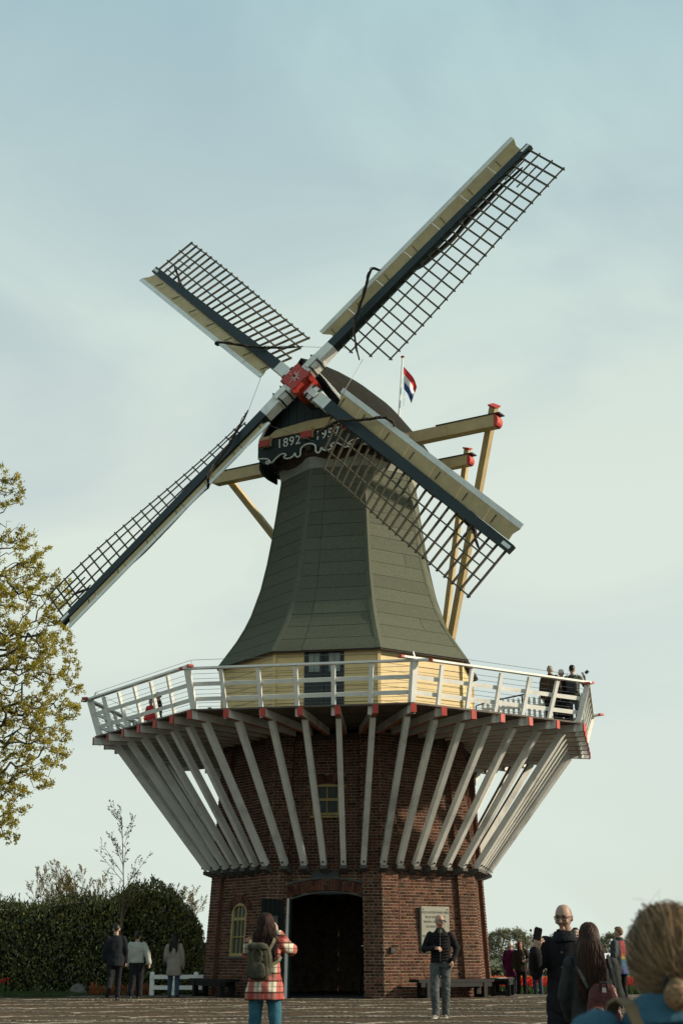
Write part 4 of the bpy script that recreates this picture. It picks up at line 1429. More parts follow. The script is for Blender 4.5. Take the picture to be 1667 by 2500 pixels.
def bare_tree(name, label, base, height, spread, n, seed, leafcol, nleaf, cluster_r=0.25, lsize=(0.08, 0.14), r0=0.006, group=None, lift=0.25, narrow=False, bark='bark', twigs=4, twl=0.5):
    rng = random.Random(seed)
    base = V(base)
    pts = []
    for _ in range(n):
        t = rng.random() ** 0.8
        a = rng.uniform(0, 2 * pi)
        z = height * (lift + (1 - lift) * t)
        if narrow: R_ = spread * (1 - t) ** 0.7 * rng.uniform(0.3, 1) + 0.03
        else: R_ = spread * sqrt(max(0.0, 1 - ((t - 0.4) / 0.62) ** 2)) * rng.uniform(0.2, 1.0) ** 0.6
        pts.append(base + V((R_ * cos(a), R_ * sin(a), z)))
    st = [base + V((0.02 * height * noise.noise((i, seed, 0)), 0, height * (lift if not narrow else 0.97) * i / 5 - (0.1 if i == 0 else 0))) for i in range(6)]
    axis = lambda p: (p - base).z * 0.6 + sqrt((p.x - base.x) ** 2 + (p.y - base.y) ** 2)
    pos, par, w, tips = skeleton(pts, st, axis, seg=3, wig=0.12, rng=rng, up=0.15)
    root = empty(name, base, label, 'tree', group)
    b = MB(); draw_skeleton(b, pos, par, w, r0, 0.5, rmax=0.3); b.build('trunk', bark, root, fix=False)
    b = MB(); tints = []
    for i in range(6, len(pos)):
        if w[i] > 4: continue
        for _ in range(twigs):
            p = pos[par[i]].lerp(pos[i], rng.random())
            d = (pos[i] - pos[par[i]]).normalized() * 0.8 + rvec(rng) * 0.6 + V((0, 0, 0.7))
            leaf(b, p, d, rvec(rng), rng.uniform(0.5, 1.1) * twl, twl * 0.045, tints, (0.45, 0.42, 0.42))
        for _ in range(nleaf):
            if rng.random() < 0.3: continue
            p = pos[par[i]].lerp(pos[i], rng.random()) + rvec(rng) * cluster_r * rng.random()
            g = rng.uniform(0.65, 1.25)
            leaf(b, p, (rvec(rng) + V((0, 0, 0.5))), rvec(rng), rng.uniform(*lsize), rng.uniform(*lsize) * 0.5, tints, (g, g * rng.uniform(0.9, 1.05), g))
    if b.v: b.build('crown', leafcol, root, tint=tints, fix=False)
def broom_tree(name, label, base, height, seed, levels, kids, ang, r0, leafcol, nleaf, lsize, bark, group=None, start=.3, shrink=.55, stems=1, twig_w=.012, lean=0.1, tip_tint=(.6, .55, .5)):
    """straight, upward-reaching branching, finest twigs as slim blades"""
    rng = random.Random(seed); base = V(base)
    root = empty(name, base, label, 'tree', group)
    b = MB(); lv = MB(); tints = []
    def grow(p, d, L_, r, lev):
        n = 5 if lev == 0 else 3
        pts = [p]; dd = d.copy()
        for i in range(n):
            dd = (dd + rvec(rng) * .10 + V((0, 0, .06))).normalized()
            pts.append(pts[-1] + dd * L_ / n)
        rr = [max(.003, r * (1 - .75 * i / n)) for i in range(n + 1)]
        if lev < levels: b.tube(pts, rr, 6 if lev == 0 else 4, cap=False)
        else:
            leaf(lv, p, pts[-1] - p, rvec(rng), (pts[-1] - p).length, twig_w, tints, tip_tint)
            for _ in range(nleaf):
                g = rng.uniform(.7, 1.3)
                leaf(lv, p.lerp(pts[-1], rng.random()), rvec(rng) + V((0, 0, .4)), rvec(rng), rng.uniform(*lsize), rng.uniform(*lsize) * .55, tints, (g, g * rng.uniform(.9, 1.05), g))
            return
        for k in range(kids[lev]):
            t = (start if lev == 0 else .2) + (1 - (start if lev == 0 else .2)) * (k + rng.random()) / kids[lev]
            f = t * n; i = min(n - 1, int(f)); q = pts[i].lerp(pts[i + 1], f - i)
            ax = dd.cross(rvec(rng)).normalized()
            nd = Matrix.Rotation(radians(rng.uniform(*ang)), 3, ax) @ (pts[i + 1] - pts[i]).normalized()
            grow(q, nd, L_ * shrink * rng.uniform(.6, 1.1) * (1.15 - .6 * t), rr[i] * .6, lev + 1)
    for s_ in range(stems):
        d = (V((0, 0, 1)) + (rvec(rng) * lean if stems > 1 or lean < .1 else V((lean * .3, 0, 0)))).normalized()
        grow(base - V((0, 0, .1)), d, height * rng.uniform(.85, 1.0), r0, 0)
    b.build('trunk', bark, root, fix=False)
    lv.build('crown', leafcol, root, tint=tints, fix=False)
broom_tree('sapling', 'thin nearly bare sapling rising above the laurel hedge', (-6.80, 1.2, gz(-6.8, 1.2)), 5.7, 4, 3, (20, 7, 5), (25, 48), .030, 'twig_leaf', 1, (.04, .08), 'bark_pale', start=.38, shrink=.30, twig_w=.014)
gB = 'trees behind the hedge'
broom_tree('twiggy_tree', 'tan twiggy tree behind the hedge, widest of the distant ones', (-15.2, 38, -0.6), 5.6, 7, 3, (12, 10, 9), (14, 44), .045, 'twig_leaf', 2, (.05, .10), 'bark_pale', gB, .22, .48, stems=7, twig_w=.026, lean=.34)
broom_tree('twiggy_tree', 'small tan twiggy tree behind the sapling', (-12.6, 38, -0.6), 4.5, 8, 3, (11, 9, 9), (14, 44), .042, 'twig_leaf', 2, (.05, .10), 'bark_pale', gB, .2, .48, stems=6, twig_w=.026, lean=.4)
broom_tree('twiggy_tree', 'low tan bush showing over the hedge at the left edge', (-18.2, 36, -0.6), 4.4, 9, 3, (11, 9, 9), (14, 44), .042, 'twig_leaf', 2, (.05, .10), 'bark_pale', gB, .2, .5, stems=7, twig_w=.026, lean=.5)
broom_tree('twiggy_tree', 'tan twiggy bush peeking over the rounded bush', (-9.0, 30, -0.6), 4.2, 10, 3, (11, 9, 9), (14, 44), .042, 'twig_leaf', 2, (.05, .10), 'bark_pale', gB, .2, .5, stems=7, twig_w=.024, lean=.45)
bare_tree('round_tree', 'round pale green tree far behind the tulip field', (13.0, 80, -0.6), 3.5, 2.5, 420, 12, 'far_leaf', 20, 0.32, (0.14, 0.28), r0=0.008, lift=0.3, group='far trees', bark='bark_pale')
bare_tree('round_tree', 'low yellow-green tree behind the tulips, beside the lamp post', (17.2, 80, -0.6), 3.0, 1.9, 200, 13, 'far_leaf', 20, 0.35, (0.16, 0.30), r0=0.008, lift=0.2, group='far trees', bark='bark_pale')
bare_tree('round_tree', 'tiny distant tree between the heads at the right', (28.0, 118, -0.6), 3.6, 1.8, 160, 14, 'far_leaf', 18, 0.35, (0.2, 0.34), r0=0.009, lift=0.3, group='far trees', bark='bark_pale')

def hedge(name, label, prof, depth, y0, seed, nleaf, cat='hedge', shape=None):
    """prof: list of (x, height) along the hedge; leaves spread over a lumpy surface"""
    rng = random.Random(seed)
    root = empty(name, (prof[0][0], y0, gz(prof[0][0], y0)), label, cat)
    def H(x):
        for (x0, h0), (x1, h1) in zip(prof, prof[1:]):
            if x <= x1: return h0 + (h1 - h0) * (x - x0) / (x1 - x0)
        return prof[-1][1]
    xa, xb = prof[0][0], prof[-1][0]
    def surf(x, ang):
        """ang 0 = front foot, 1 = top front, 2 = top back"""
        h = H(x)
        g = gz(x, y0)
        wob = (0.13 if ang < .8 else .26) * noise.noise((x * 1.3, ang * 2.0, seed)) + 0.10 * noise.noise((x * 3.9, ang * 6.0, seed + 3))
        if ang < 1:
            t = ang
            bul = 0.10 * sin(pi * t)
            yy = y0 - bul + 0.28 * max(0, t - 0.72) / 0.28
            return V((x, yy - wob, g + h * t)), V((0, -1, 0.15 + 0.5 * max(0, t - .6)))
        t = ang - 1
        zt = g + h + 0.10 * sin(pi * min(1, t * 1.2)) + wob
        return V((x, y0 + 0.28 + depth * t, zt)), V((0, -0.35, 1))
    b = MB()
    nx = max(6, int((xb - xa) / 0.3))
    rows = []
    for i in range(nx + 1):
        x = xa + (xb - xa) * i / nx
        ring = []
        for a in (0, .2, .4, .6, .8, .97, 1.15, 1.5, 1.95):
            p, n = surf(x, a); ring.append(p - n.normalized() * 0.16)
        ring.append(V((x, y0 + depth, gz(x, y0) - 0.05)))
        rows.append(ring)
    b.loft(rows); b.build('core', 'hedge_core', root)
    b = MB(); tints = []
    for _ in range(nleaf):
        x = rng.uniform(xa, xb)
        ang = rng.uniform(0.0, 1.0) if rng.random() < 0.78 else rng.uniform(1.0, 1.7)
        p, n = surf(x, ang)
        p = p - n.normalized() * rng.uniform(-0.05, 0.16)
        d = (n.normalized() * 0.7 + rvec(rng) * 0.8 + V((0, 0, 0.55)))
        g = rng.uniform(0.5, 1.8)
        if rng.random() < 0.12: g *= 2.4  # specks of lit leaves, painted in as brighter tints
        tn = (g * rng.uniform(0.85, 1.25), g, g * rng.uniform(0.7, 1.1))
        if ang > .75 and rng.random() < .35: tn = (tn[0] * 1.9, tn[1] * 1.5, tn[2])  # sunlight on the upper leaves put into their tint as a warm shift
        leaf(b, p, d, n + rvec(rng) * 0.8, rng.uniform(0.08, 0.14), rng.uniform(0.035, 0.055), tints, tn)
    # upright shoots along the top
    for _ in range(int((xb - xa) * 11)):
        x = rng.uniform(xa, xb); p, n = surf(x, rng.uniform(0.9, 1.5))
        hgt = rng.uniform(0.12, 0.34)
        for k in range(9):
            q = p + V((rng.uniform(-.02, .02), 0, hgt * k / 8))
            leaf(b, q, rvec(rng) * 0.6 + V((0, 0, 0.9)), rvec(rng), rng.uniform(0.08, 0.13), 0.042, tints, (rng.uniform(.9, 1.7), rng.uniform(.9, 1.5), 0.8))
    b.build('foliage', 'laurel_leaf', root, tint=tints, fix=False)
hedge('laurel_hedge', 'dark glossy laurel hedge along the left edge behind the grass', [(-13.5, 2.5), (-11.0, 2.45), (-9.6, 2.4), (-8.2, 2.55), (-7.3, 2.6), (-6.6, 2.72)], 1.6, 1.6, 31, 15000)
hedge('laurel_bush', 'rounded laurel bush with sunlit leaves beside the brick base', [(-7.25, 2.35), (-6.6, 2.85), (-6.0, 2.98), (-5.3, 2.78), (-4.8, 2.3), (-4.45, 1.7), (-4.28, 1.0)], 1.8, 2.0, 32, 10000, cat='bush')

# tulips: bowls on stems in blocks
def tulips(name, x0, x1, y0, y1, dens, seed, red=(1, 1, 1), parent=None, h=0.42):
    rng = random.Random(seed)
    b = MB(); tints = []
    n = int((x1 - x0) * (y1 - y0) * dens)
    for _ in range(n):
        x, y = rng.uniform(x0, x1), rng.uniform(y0, y1)
        z = gz(x, y) - 0.05
        hh = h * rng.uniform(0.8, 1.12)
        c = V((x, y, z + hh)); r = rng.uniform(0.032, 0.045)
        g = rng.uniform(0.7, 1.25); tn = (red[0] * g, red[1] * g * rng.uniform(.6, 1.4), red[2] * g)
        k = len(b.v)
        b.v += [c + V((0, 0, -0.035))] + [c + V((r * cos(a), r * sin(a), 0)) for a in (0, 2.1, 4.2)] + [c + V((r * .75 * cos(a), r * .75 * sin(a), 0.05)) for a in (1, 3.1, 5.2)]
        tints += [tn] * 7
        for i in range(3):
            j = (i + 1) % 3
            b.f += [(k, k + 1 + j, k + 1 + i), (k + 1 + i, k + 1 + j, k + 4 + i), (k + 4 + i, k + 1 + j, k + 4 + j)]
            b.m += [0, 0, 0]
        b.f.append((k + 4, k + 5, k + 6)); b.m.append(0)
        for q in range(2):
            a = rng.uniform(0, 6.28); k = len(b.v)
            d = V((cos(a), sin(a), 0))
            b.v += [V((x, y, z)), V((x, y, z)) + d * 0.05 + V((0, 0, hh * 0.5)) + V((-d.y, d.x, 0)) * 0.02, V((x, y, z)) + d * 0.09 + V((0, 0, hh * 0.75)), V((x, y, z)) + d * 0.05 + V((0, 0, hh * 0.5)) - V((-d.y, d.x, 0)) * 0.02]
            tints += [(1, 1, 1)] * 4
            b.f.append((k, k + 1, k + 2, k + 3)); b.m.append(1)
        k = len(b.v)
        b.v += [V((x - .006, y, z)), V((x + .006, y, z)), V((x + .006, y, z + hh)), V((x - .006, y, z + hh))]; tints += [(1, 1, 1)] * 4
        b.f.append((k, k + 1, k + 2, k + 3)); b.m.append(1)
    o = b.build(name, ['tulip_red', 'tulip_green'], None, kind='stuff', tint=tints, fix=False)
    return o
tag(tulips('tulip_bed', 4.6, 14.0, 4.9, 6.8, 75, 41), 'nearest bed of bright red tulips at the right behind the benches', 'tulips')
tag(tulips('tulip_bed', 5.0, 16.0, 8.6, 11.0, 60, 42), 'second bed of red tulips beyond a grey path strip', 'tulips')
tag(tulips('tulip_bed', 5.6, 18.0, 13.2, 18.0, 40, 43, (1.15, 5.5, 1.0)), 'farthest bed of orange-red tulips at the right', 'tulips')
tag(tulips('tulip_bed', -6.9, -4.6, 14.0, 18.0, 60, 44, (1.1, 3.0, 1.0), h=0.6), 'orange-red tulips glimpsed between bush and brick base', 'tulips')
tag(tulips('tulip_bed', -12.2, -9.7, 0.7, 1.35, 26, 45), 'sparse red tulips in shade at the foot of the hedge', 'tulips')
b = MB()
for ya, yb in ((6.95, 8.4), (11.2, 13.0)):
    b.poly([(4.4, ya, gz(5, ya) - 0.035), (18, ya, gz(5, ya) - 0.035), (18, yb, gz(5, yb) - 0.035), (4.4, yb, gz(5, yb) - 0.035)])
    b.build('field_path' if ya < 8 else 'field_path', 'stone_grey', None, kind='structure'); b = MB()
# low reddish shrub bed by the fence
def heather_bed():
    rng = random.Random(51)
    b = MB(); tints = []
    for _ in range(5200):
        x, y = rng.uniform(-7.3, -5.55), rng.uniform(0.2, 1.2)
        z = gz(x, y) - 0.04; hh = rng.uniform(0.16, 0.30) * (1 + .7 * noise.noise((x * 3, y * 3, 0)))
        p = V((x, y, z + rng.uniform(0.0, 0.6) * hh))
        g = rng.uniform(0.6, 1.3)
        r = rng.random()
        tn = (g * .7, g * 0.85, g * 0.6) if r < 0.4 else (g * 2.2, g * 0.45, g * 0.6) if r < 0.65 else (g * 0.6, g * 1.3, g * 0.7)
        leaf(b, p, V((rng.uniform(-.4, .4), rng.uniform(-.4, .4), 1)), rvec(rng), hh * 0.5, 0.022, tints, tn)
    tag(b.build('heather_bed', 'heather', None, kind='stuff', tint=tints, fix=False), 'low rust-red shrub bed in front of the hedge', 'shrub bed')
heather_bed()
def grass_strip():
    rng = random.Random(52)
    mat('blade', (0.050, 0.080, 0.020), 0.7, 0.3, scale=3, translucent=0.2, attr=True)
    lx = [-17 + i * 0.96 for i in range(11)]; ly = [-2.7 + i * 0.55 for i in range(9)]
    sheet('lawn', lx, ly, 0.02, 'grass')
    b = MB(); tints = []
    for _ in range(15000):
        x, y = rng.uniform(-13.5, -7.2), rng.uniform(-2.8, 1.2)
        if x > -7.5 and rng.random() < 0.6: continue
        z = gz(x, y) + 0.015
        g = rng.uniform(0.5, 1.2)
        leaf(b, V((x, y, z)), V((rng.uniform(-.5, .5), rng.uniform(-.5, .5), 1)), rvec(rng), rng.uniform(0.05, 0.10), 0.014, tints, (g, g, g))
    tag(b.build('lawn_grass', 'blade', None, kind='stuff', tint=tints, fix=False), 'strip of short lawn at the left foot of the hedge', 'grass')
grass_strip()
def boulder():
    rng = random.Random(53)
    bm = bmesh.new(); bmesh.ops.create_icosphere(bm, subdivisions=3, radius=1)
    b = MB()
    for v in bm.verts:
        k = 1 + 0.38 * noise.noise(v.co * 1.1) + 0.12 * noise.noise(v.co * 4)
        b.v.append(V((-7.55 + v.co.x * 0.24 * k, 0.2 + v.co.y * 0.2 * k, gz(-7.5, 0.2) + 0.08 + v.co.z * 0.2 * k)))
    b.f = [tuple(q.index for q in f.verts) for f in bm.faces]; b.m = [0] * len(b.f)
    bm.free()
    tag(b.build('boulder', 'stone_grey', None, smooth=True), 'grey boulder on the paving edge beneath the hedge', 'stone')
boulder()

# ------------------------------------------------------------------ benches, plaque, fence, small things
def bench(name, label, c, ang, length, depth=0.42, group='black benches around the mill'):
    c = V(c); ux = V((cos(ang), sin(ang), 0)); uy = V((-sin(ang), cos(ang), 0))
    root = empty(name, c, label, 'bench', group)
    P = lambda x, y, z: c + ux * x + uy * y + V((0, 0, z))
    for i in range(3):
        y = -depth / 2 + depth * (i + 0.5) / 3
        b = MB(); b.beam(P(-length / 2, y, 0.43), P(length / 2, y, 0.43), depth / 3 - 0.012, 0.07); b.build('seat_plank', 'black_bench', root)
    b = MB(); b.beam(P(-length / 2 + 0.08, -depth / 2 + 0.04, 0.34), P(length / 2 - 0.08, -depth / 2 + 0.04, 0.34), 0.05, 0.11); b.build('apron', 'black_bench', root)
    for s in (-1, 1):
        x = s * (length / 2 - 0.30)
        for sy in (-1, 1):
            b = MB(); b.beam(P(x, sy * (depth / 2 - 0.06), -0.01), P(x, sy * (depth / 2 - 0.06), 0.395), 0.13, 0.11, up=ux); b.build('leg', 'black_bench', root)
        b = MB(); b.beam(P(x, -depth / 2 + 0.11, 0.06), P(x, depth / 2 - 0.11, 0.06), 0.08, 0.08); b.build('foot_rail', 'black_bench', root)
        b = MB(); b.beam(P(x, -depth / 2 + 0.11, 0.34), P(x, depth / 2 - 0.11, 0.34), 0.08, 0.09); b.build('cross_rail', 'black_bench', root)
    return root
nR, uR = face_frame(0)
bench('bench', 'long black bench along the sunlit brick face under the plaque', nR * 4.12 + uR * 0.33, PHI + pi / 8, 2.45)
nL, uL = face_frame(-2)
bench('bench', 'black bench in shade below the small left window', nL * 4.25 + uL * -0.15, PHI - 3 * pi / 8, 2.0)
nE, uE = face_frame(1)
bq = bench('bench', 'black bench seen end-on at the right corner with leaflets on it', nE * 4.20 + uE * 0.05, PHI + 3 * pi / 8, 2.0, depth=0.52)
pc = nE * 4.2 + V((0, 0, 0.468))
b = MB(); b.box(pc + uE * -0.6, (0.30, 0.21, 0.006), rz=0.6)
tag(b.build('leaflet', 'paper', None, origin=pc + uE * -0.6), 'white leaflet lying on the near end of the end-on bench', 'leaflet', 'leaflets on the bench')
b = MB(); b.box(pc + uE * -0.35 + nE * 0.15, (0.21, 0.15, 0.006), rz=0.3)
tag(b.build('leaflet', 'paper_red', None, origin=pc + uE * -0.35 + nE * 0.15), 'red leaflet lying beside the white one on the bench', 'leaflet', 'leaflets on the bench')

def plaque():
    n, u = face_frame(0)
    def P(uu, zz, d): return u * uu + n * (wallR(1.8) * C8 - PIL_D + 0.02 + d) + V((0, 0, zz))
    root = empty('stone_plaque', P(0.16, 1.1, 0), 'pale stone plaque with engraved lines on the sunlit brick face', 'plaque')
    b = MB()
    x0, x1, z0, z1 = -0.30, 0.63, 1.12, 2.27
    q = []
    for d, i_ in ((0, 0), (0.05, 0), (0.062, 0.014)):
        q.append([P(x0 + i_, z0 + i_, d), P(x1 - i_, z0 + i_, d), P(x1 - i_, z1 - i_, d), P(x0 + i_, z1 - i_, d)])
    b.loft(q); b.build('slab', 'stone', root)
    lines = ['DEZE MOLEN WERD HIER', 'IN DE KEUKENHOF', 'WEDER OPGEBOUWD', 'DE HEER W.H. DE', 'IN', 'HOLLAND-AMERIKA LIJN']
    for i, t in enumerate(lines):
        text_part('line', t, 0.075, P(0.165, 2.12 - i * 0.118, 0.0635), u, V((0, 0, 1)), 'lettering', root, 1.02)
    for x, z in ((x0 + .07, z1 - .07), (x1 - .07, z1 - .07)):
        b = MB(); b.tube([P(x, z, .06), P(x, z, .075)], 0.014, 8); b.build('bolt', 'iron', root)
plaque()
nF, uF = face_frame(0)
b = MB(); b.box(nF * (wallR(1.2) * C8 + 0.03) + uF * -1.3 + V((0, 0, 1.18)), (0.15, 0.07, 0.13), rz=PHI + pi / 8)
bx_ = b.build('switch_box', 'black_paint', None, origin=nF * (wallR(1.2) * C8) + uF * -1.3 + V((0, 0, 1.12)))
tag(bx_, 'small black box fixed to the brick beside the doorway', 'box')
b = MB(); b.box(nF * (wallR(1.2) * C8 + 0.067) + uF * -1.3 + V((0, 0, 1.19)), (0.10, 0.012, 0.07), rz=PHI + pi / 8)
b.build('lid', 'iron', bx_)

def white_fence():
    y = -0.25
    root = empty('white_fence', (-5.45, y, gz(-5.6, y)), 'low white two-rail wooden fence beside the brick base', 'fence')
    for x in (-5.46, -4.85, -4.25):
        g = gz(x, y)
        b = MB(); b.beam((x, y, g - 0.05), (x, y, g + 0.56), 0.12, 0.12, up=(0, 1, 0))
        p = b.build('post', 'white', root)
        b = MB(); k = []
        for s, z in ((0.062, g + 0.561), (0.06, g + 0.59), (0.02, g + 0.615)):
            k.append([V((x - s, y - s, z)), V((x + s, y - s, z)), V((x + s, y + s, z)), V((x - s, y + s, z))])
        b.loft(k); b.build('post_cap', 'white', p)
    for z in (0.20, 0.48):
        b = MB(); b.beam((-5.46, y - 0.075, gz(-5, y) + z), (-4.0, y - 0.075, gz(-5, y) + z), 0.035, 0.11); b.build('rail', 'white', root)
white_fence()
# far lamp post and a low white glasshouse roof on the horizon
b = MB(); b.tube([(12.35, 60, -0.7), (12.35, 60, 2.55)], [0.04, 0.025], 6)
lp = b.build('lamp_post', 'wire', None, origin=V((12.35, 60, -0.6)))
tag(lp, 'thin distant lamp post behind the tulip field', 'lamp post')
b = MB(); b.tube([(12.35, 60, 2.55), (12.35, 60, 2.62), (12.35, 60, 2.72)], [0.05, 0.10, 0.04], 8); b.build('lamp_head', 'iron', lp)
def far_building():
    root = empty('far_hall', (24.5, 98, -0.6), 'low white-roofed hall far off between the heads at the right', 'building')
    b = MB(); b.box((24.5, 100, 0.0), (5, 5, 1.2)); b.build('wall', 'far_wall', root)
    b = MB(); b.prism([V((21.9, 97.3, 0.61)), V((27.1, 97.3, 0.61)), V((26.8, 98.6, 1.15)), V((22.2, 98.6, 1.15))], V((0, 4.5, 0))); b.build('roof', 'roof_white', root)
mat('far_wall', (0.10, 0.13, 0.09), 0.9, 0.2)
far_building()
# far belt of hedges along the horizon
def far_belt():
    rng = random.Random(61)
    b = MB(); tints = []
    for (xa, xb, y, h, n) in ((16, 60, 92, 1.2, 2600), (-60, -16, 120, 3.0, 2600), (8, 20, 70, 0.9, 1400)):
        for _ in range(n):
            x = rng.uniform(xa, xb); hh = h * (0.75 + 0.35 * noise.noise((x * 0.4, y, 0)))
            p = V((x, y + rng.uniform(-1, 1), -0.6 + hh * rng.random() ** 0.6))
            g = rng.uniform(0.4, 0.9)
            leaf(b, p, rvec(rng), rvec(rng), rng.uniform(0.3, 0.55), rng.uniform(0.2, 0.35), tints, (g, g, g))
    tag(b.build('far_hedgerow', 'far_leaf', None, kind='stuff', tint=tints, fix=False), 'distant green hedgerows along the horizon', 'hedgerow')
far_belt()

# ------------------------------------------------------------------ people
mat('skin', (0.32, 0.205, 0.155), 0.55, 0.10, scale=20, attr=True, spec=0.35)
def cloth(name, col, var=0.25, rough=0.9, bump=0.35, bscale=120, scale=14, dirt=0.0):
    return mat(name, col, rough, var, scale=scale, bump=bump, bscale=bscale, spec=0.15, dirt=dirt)
cloth('black_cloth', (0.010, 0.010, 0.012)); cloth('navy_cloth', (0.012, 0.014, 0.018)); cloth('dark_trousers', (0.011, 0.012, 0.015))
cloth('grey_jeans', (0.075, 0.085, 0.085), 0.5, scale=9); cloth('blue_jeans', (0.030, 0.105, 0.150), 0.35, scale=9)
cloth('dim_jeans', (0.035, 0.055, 0.085), 0.3); cloth('white_knit', (0.33, 0.34, 0.31), 0.15); cloth('beige_coat', (0.22, 0.20, 0.165), 0.15)
cloth('charcoal_coat', (0.026, 0.029, 0.029), 0.3); cloth('purple_coat', (0.10, 0.012, 0.06), 0.3); cloth('brown_coat', (0.065, 0.042, 0.024), 0.35)
cloth('camo_grey', (0.07, 0.075, 0.06), 0.6, scale=22); cloth('child_red', (0.45, 0.02, 0.018), 0.2); cloth('dark_brown', (0.03, 0.022, 0.018), 0.3)
cloth('olive_pack', (0.050, 0.050, 0.034), 0.35); cloth('olive_strap', (0.11, 0.105, 0.07), 0.2)
mat('red_leather', (0.060, 0.007, 0.006), 0.45, 0.4, scale=8, bump=0.3, bscale=60, spec=0.3)
mat('tan_strap', (0.17, 0.115, 0.06), 0.7, 0.2)
mat('sole_white', (0.45, 0.42, 0.36), 0.7, 0.1); mat('shoe_grey', (0.13, 0.12, 0.10), 0.8, 0.2); mat('shoe_black', (0.012, 0.012, 0.012), 0.5, 0.2)
mat('lens', (0.006, 0.006, 0.007), 0.08, 0.1, spec=0.8); mat('phone_black', (0.010, 0.010, 0.012), 0.2, 0.1, spec=0.6)
mat('metal_trim', (0.40, 0.38, 0.34), 0.35, 0.1, metallic=0.8); mat('screen', (0.06, 0.07, 0.07), 0.15, 0.2)
for nm, c, r in (('hair_brown', (0.032, 0.014, 0.008), 0.6), ('hair_dark', (0.012, 0.009, 0.008), 0.45), ('hair_auburn', (0.022, 0.009, 0.006), 0.7),
                 ('hair_blond', (0.190, 0.125, 0.066), 0.55), ('hair_grey', (0.24, 0.22, 0.18), 0.6), ('hair_white', (0.50, 0.48, 0.42), 0.6), ('hair_mid', (0.15, 0.085, 0.045), 0.6)):
    mat(nm, c, r, 0.35, scale=30, attr=True, spec=0.2, stretch=(1, 1, 0.2))

glass('clear_lens', (0.92, 0.94, 0.94))
MATS['clear_lens'].node_tree.nodes['Principled BSDF'].inputs['Transmission Weight'].default_value = 1.0
MATS['clear_lens'].node_tree.nodes['Principled BSDF'].inputs['Specular IOR Level'].default_value = 0.4
def plaid_mat():
    m = bpy.data.materials.new('plaid'); m.use_nodes = True; MATS['plaid'] = m
    t = m.node_tree; b = t.nodes['Principled BSDF']; b.inputs['Roughness'].default_value = 0.95; b.inputs['Specular IOR Level'].default_value = 0.1
    co = t.nodes.new('ShaderNodeTexCoord'); sp = t.nodes.new('ShaderNodeSeparateXYZ'); t.links.new(co.outputs['Object'], sp.inputs['Vector'])
    def wave(sock, period, lo, hi, off):
        a = t.nodes.new('ShaderNodeMath'); a.operation = 'MULTIPLY_ADD'; a.inputs[1].default_value = 1 / period; a.inputs[2].default_value = off
        t.links.new(sock, a.inputs[0])
        f = t.nodes.new('ShaderNodeMath'); f.operation = 'FRACT'; t.links.new(a.outputs[0], f.inputs[0])
        g = t.nodes.new('ShaderNodeMath'); g.operation = 'GREATER_THAN'; g.inputs[1].default_value = lo; t.links.new(f.outputs[0], g.inputs[0])
        l = t.nodes.new('ShaderNodeMath'); l.operation = 'LESS_THAN'; l.inputs[1].default_value = hi; t.links.new(f.outputs[0], l.inputs[0])
        q = t.nodes.new('ShaderNodeMath'); q.operation = 'MULTIPLY'; t.links.new(g.outputs[0], q.inputs[0]); t.links.new(l.outputs[0], q.inputs[1])
        return q.outputs[0]
    X, Z = sp.outputs['X'], sp.outputs['Z']
    px, pz = 0.165, 0.21
    def mixc(fac, a, bcol, mode='MIX', k=1.0):
        mx = t.nodes.new('ShaderNodeMix'); mx.data_type = 'RGBA'; mx.blend_type = mode
        mu = t.nodes.new('ShaderNodeMath'); mu.operation = 'MULTIPLY'; mu.inputs[1].default_value = k; t.links.new(fac, mu.inputs[0])
        t.links.new(mu.outputs[0], mx.inputs['Factor'])
        if isinstance(a, tuple): mx.inputs['A'].default_value = (*a, 1)
        else: t.links.new(a, mx.inputs['A'])
        mx.inputs['B'].default_value = (*bcol, 1)
        return mx.outputs['Result']
    c = mixc(wave(X, px, 0.0, 0.46, 0.1), (0.48, 0.46, 0.37), (0.36, 0.11, 0.09))
    c = mixc(wave(Z, pz, 0.0, 0.48, 0.35), c, (0.27, 0.05, 0.045), k=0.8)
    c = mixc(wave(Z, pz, 0.0, 0.09, 0.35), c, (0.05, 0.025, 0.015), k=0.85)
    c = mixc(wave(Z, pz, 0.40, 0.49, 0.35), c, (0.05, 0.025, 0.015), k=0.85)
    c = mixc(wave(X, px, 0.71, 0.75, 0.1), c, (0.03, 0.03, 0.02), k=0.9)
    c = mixc(wave(X, px, 0.20, 0.24, 0.1), c, (0.08, 0.02, 0.02), k=0.7)
    c = mixc(wave(Z, pz, 0.73, 0.76, 0.35), c, (0.03, 0.03, 0.02), k=0.9)
    t.links.new(c, b.inputs['Base Color'])
plaid_mat()
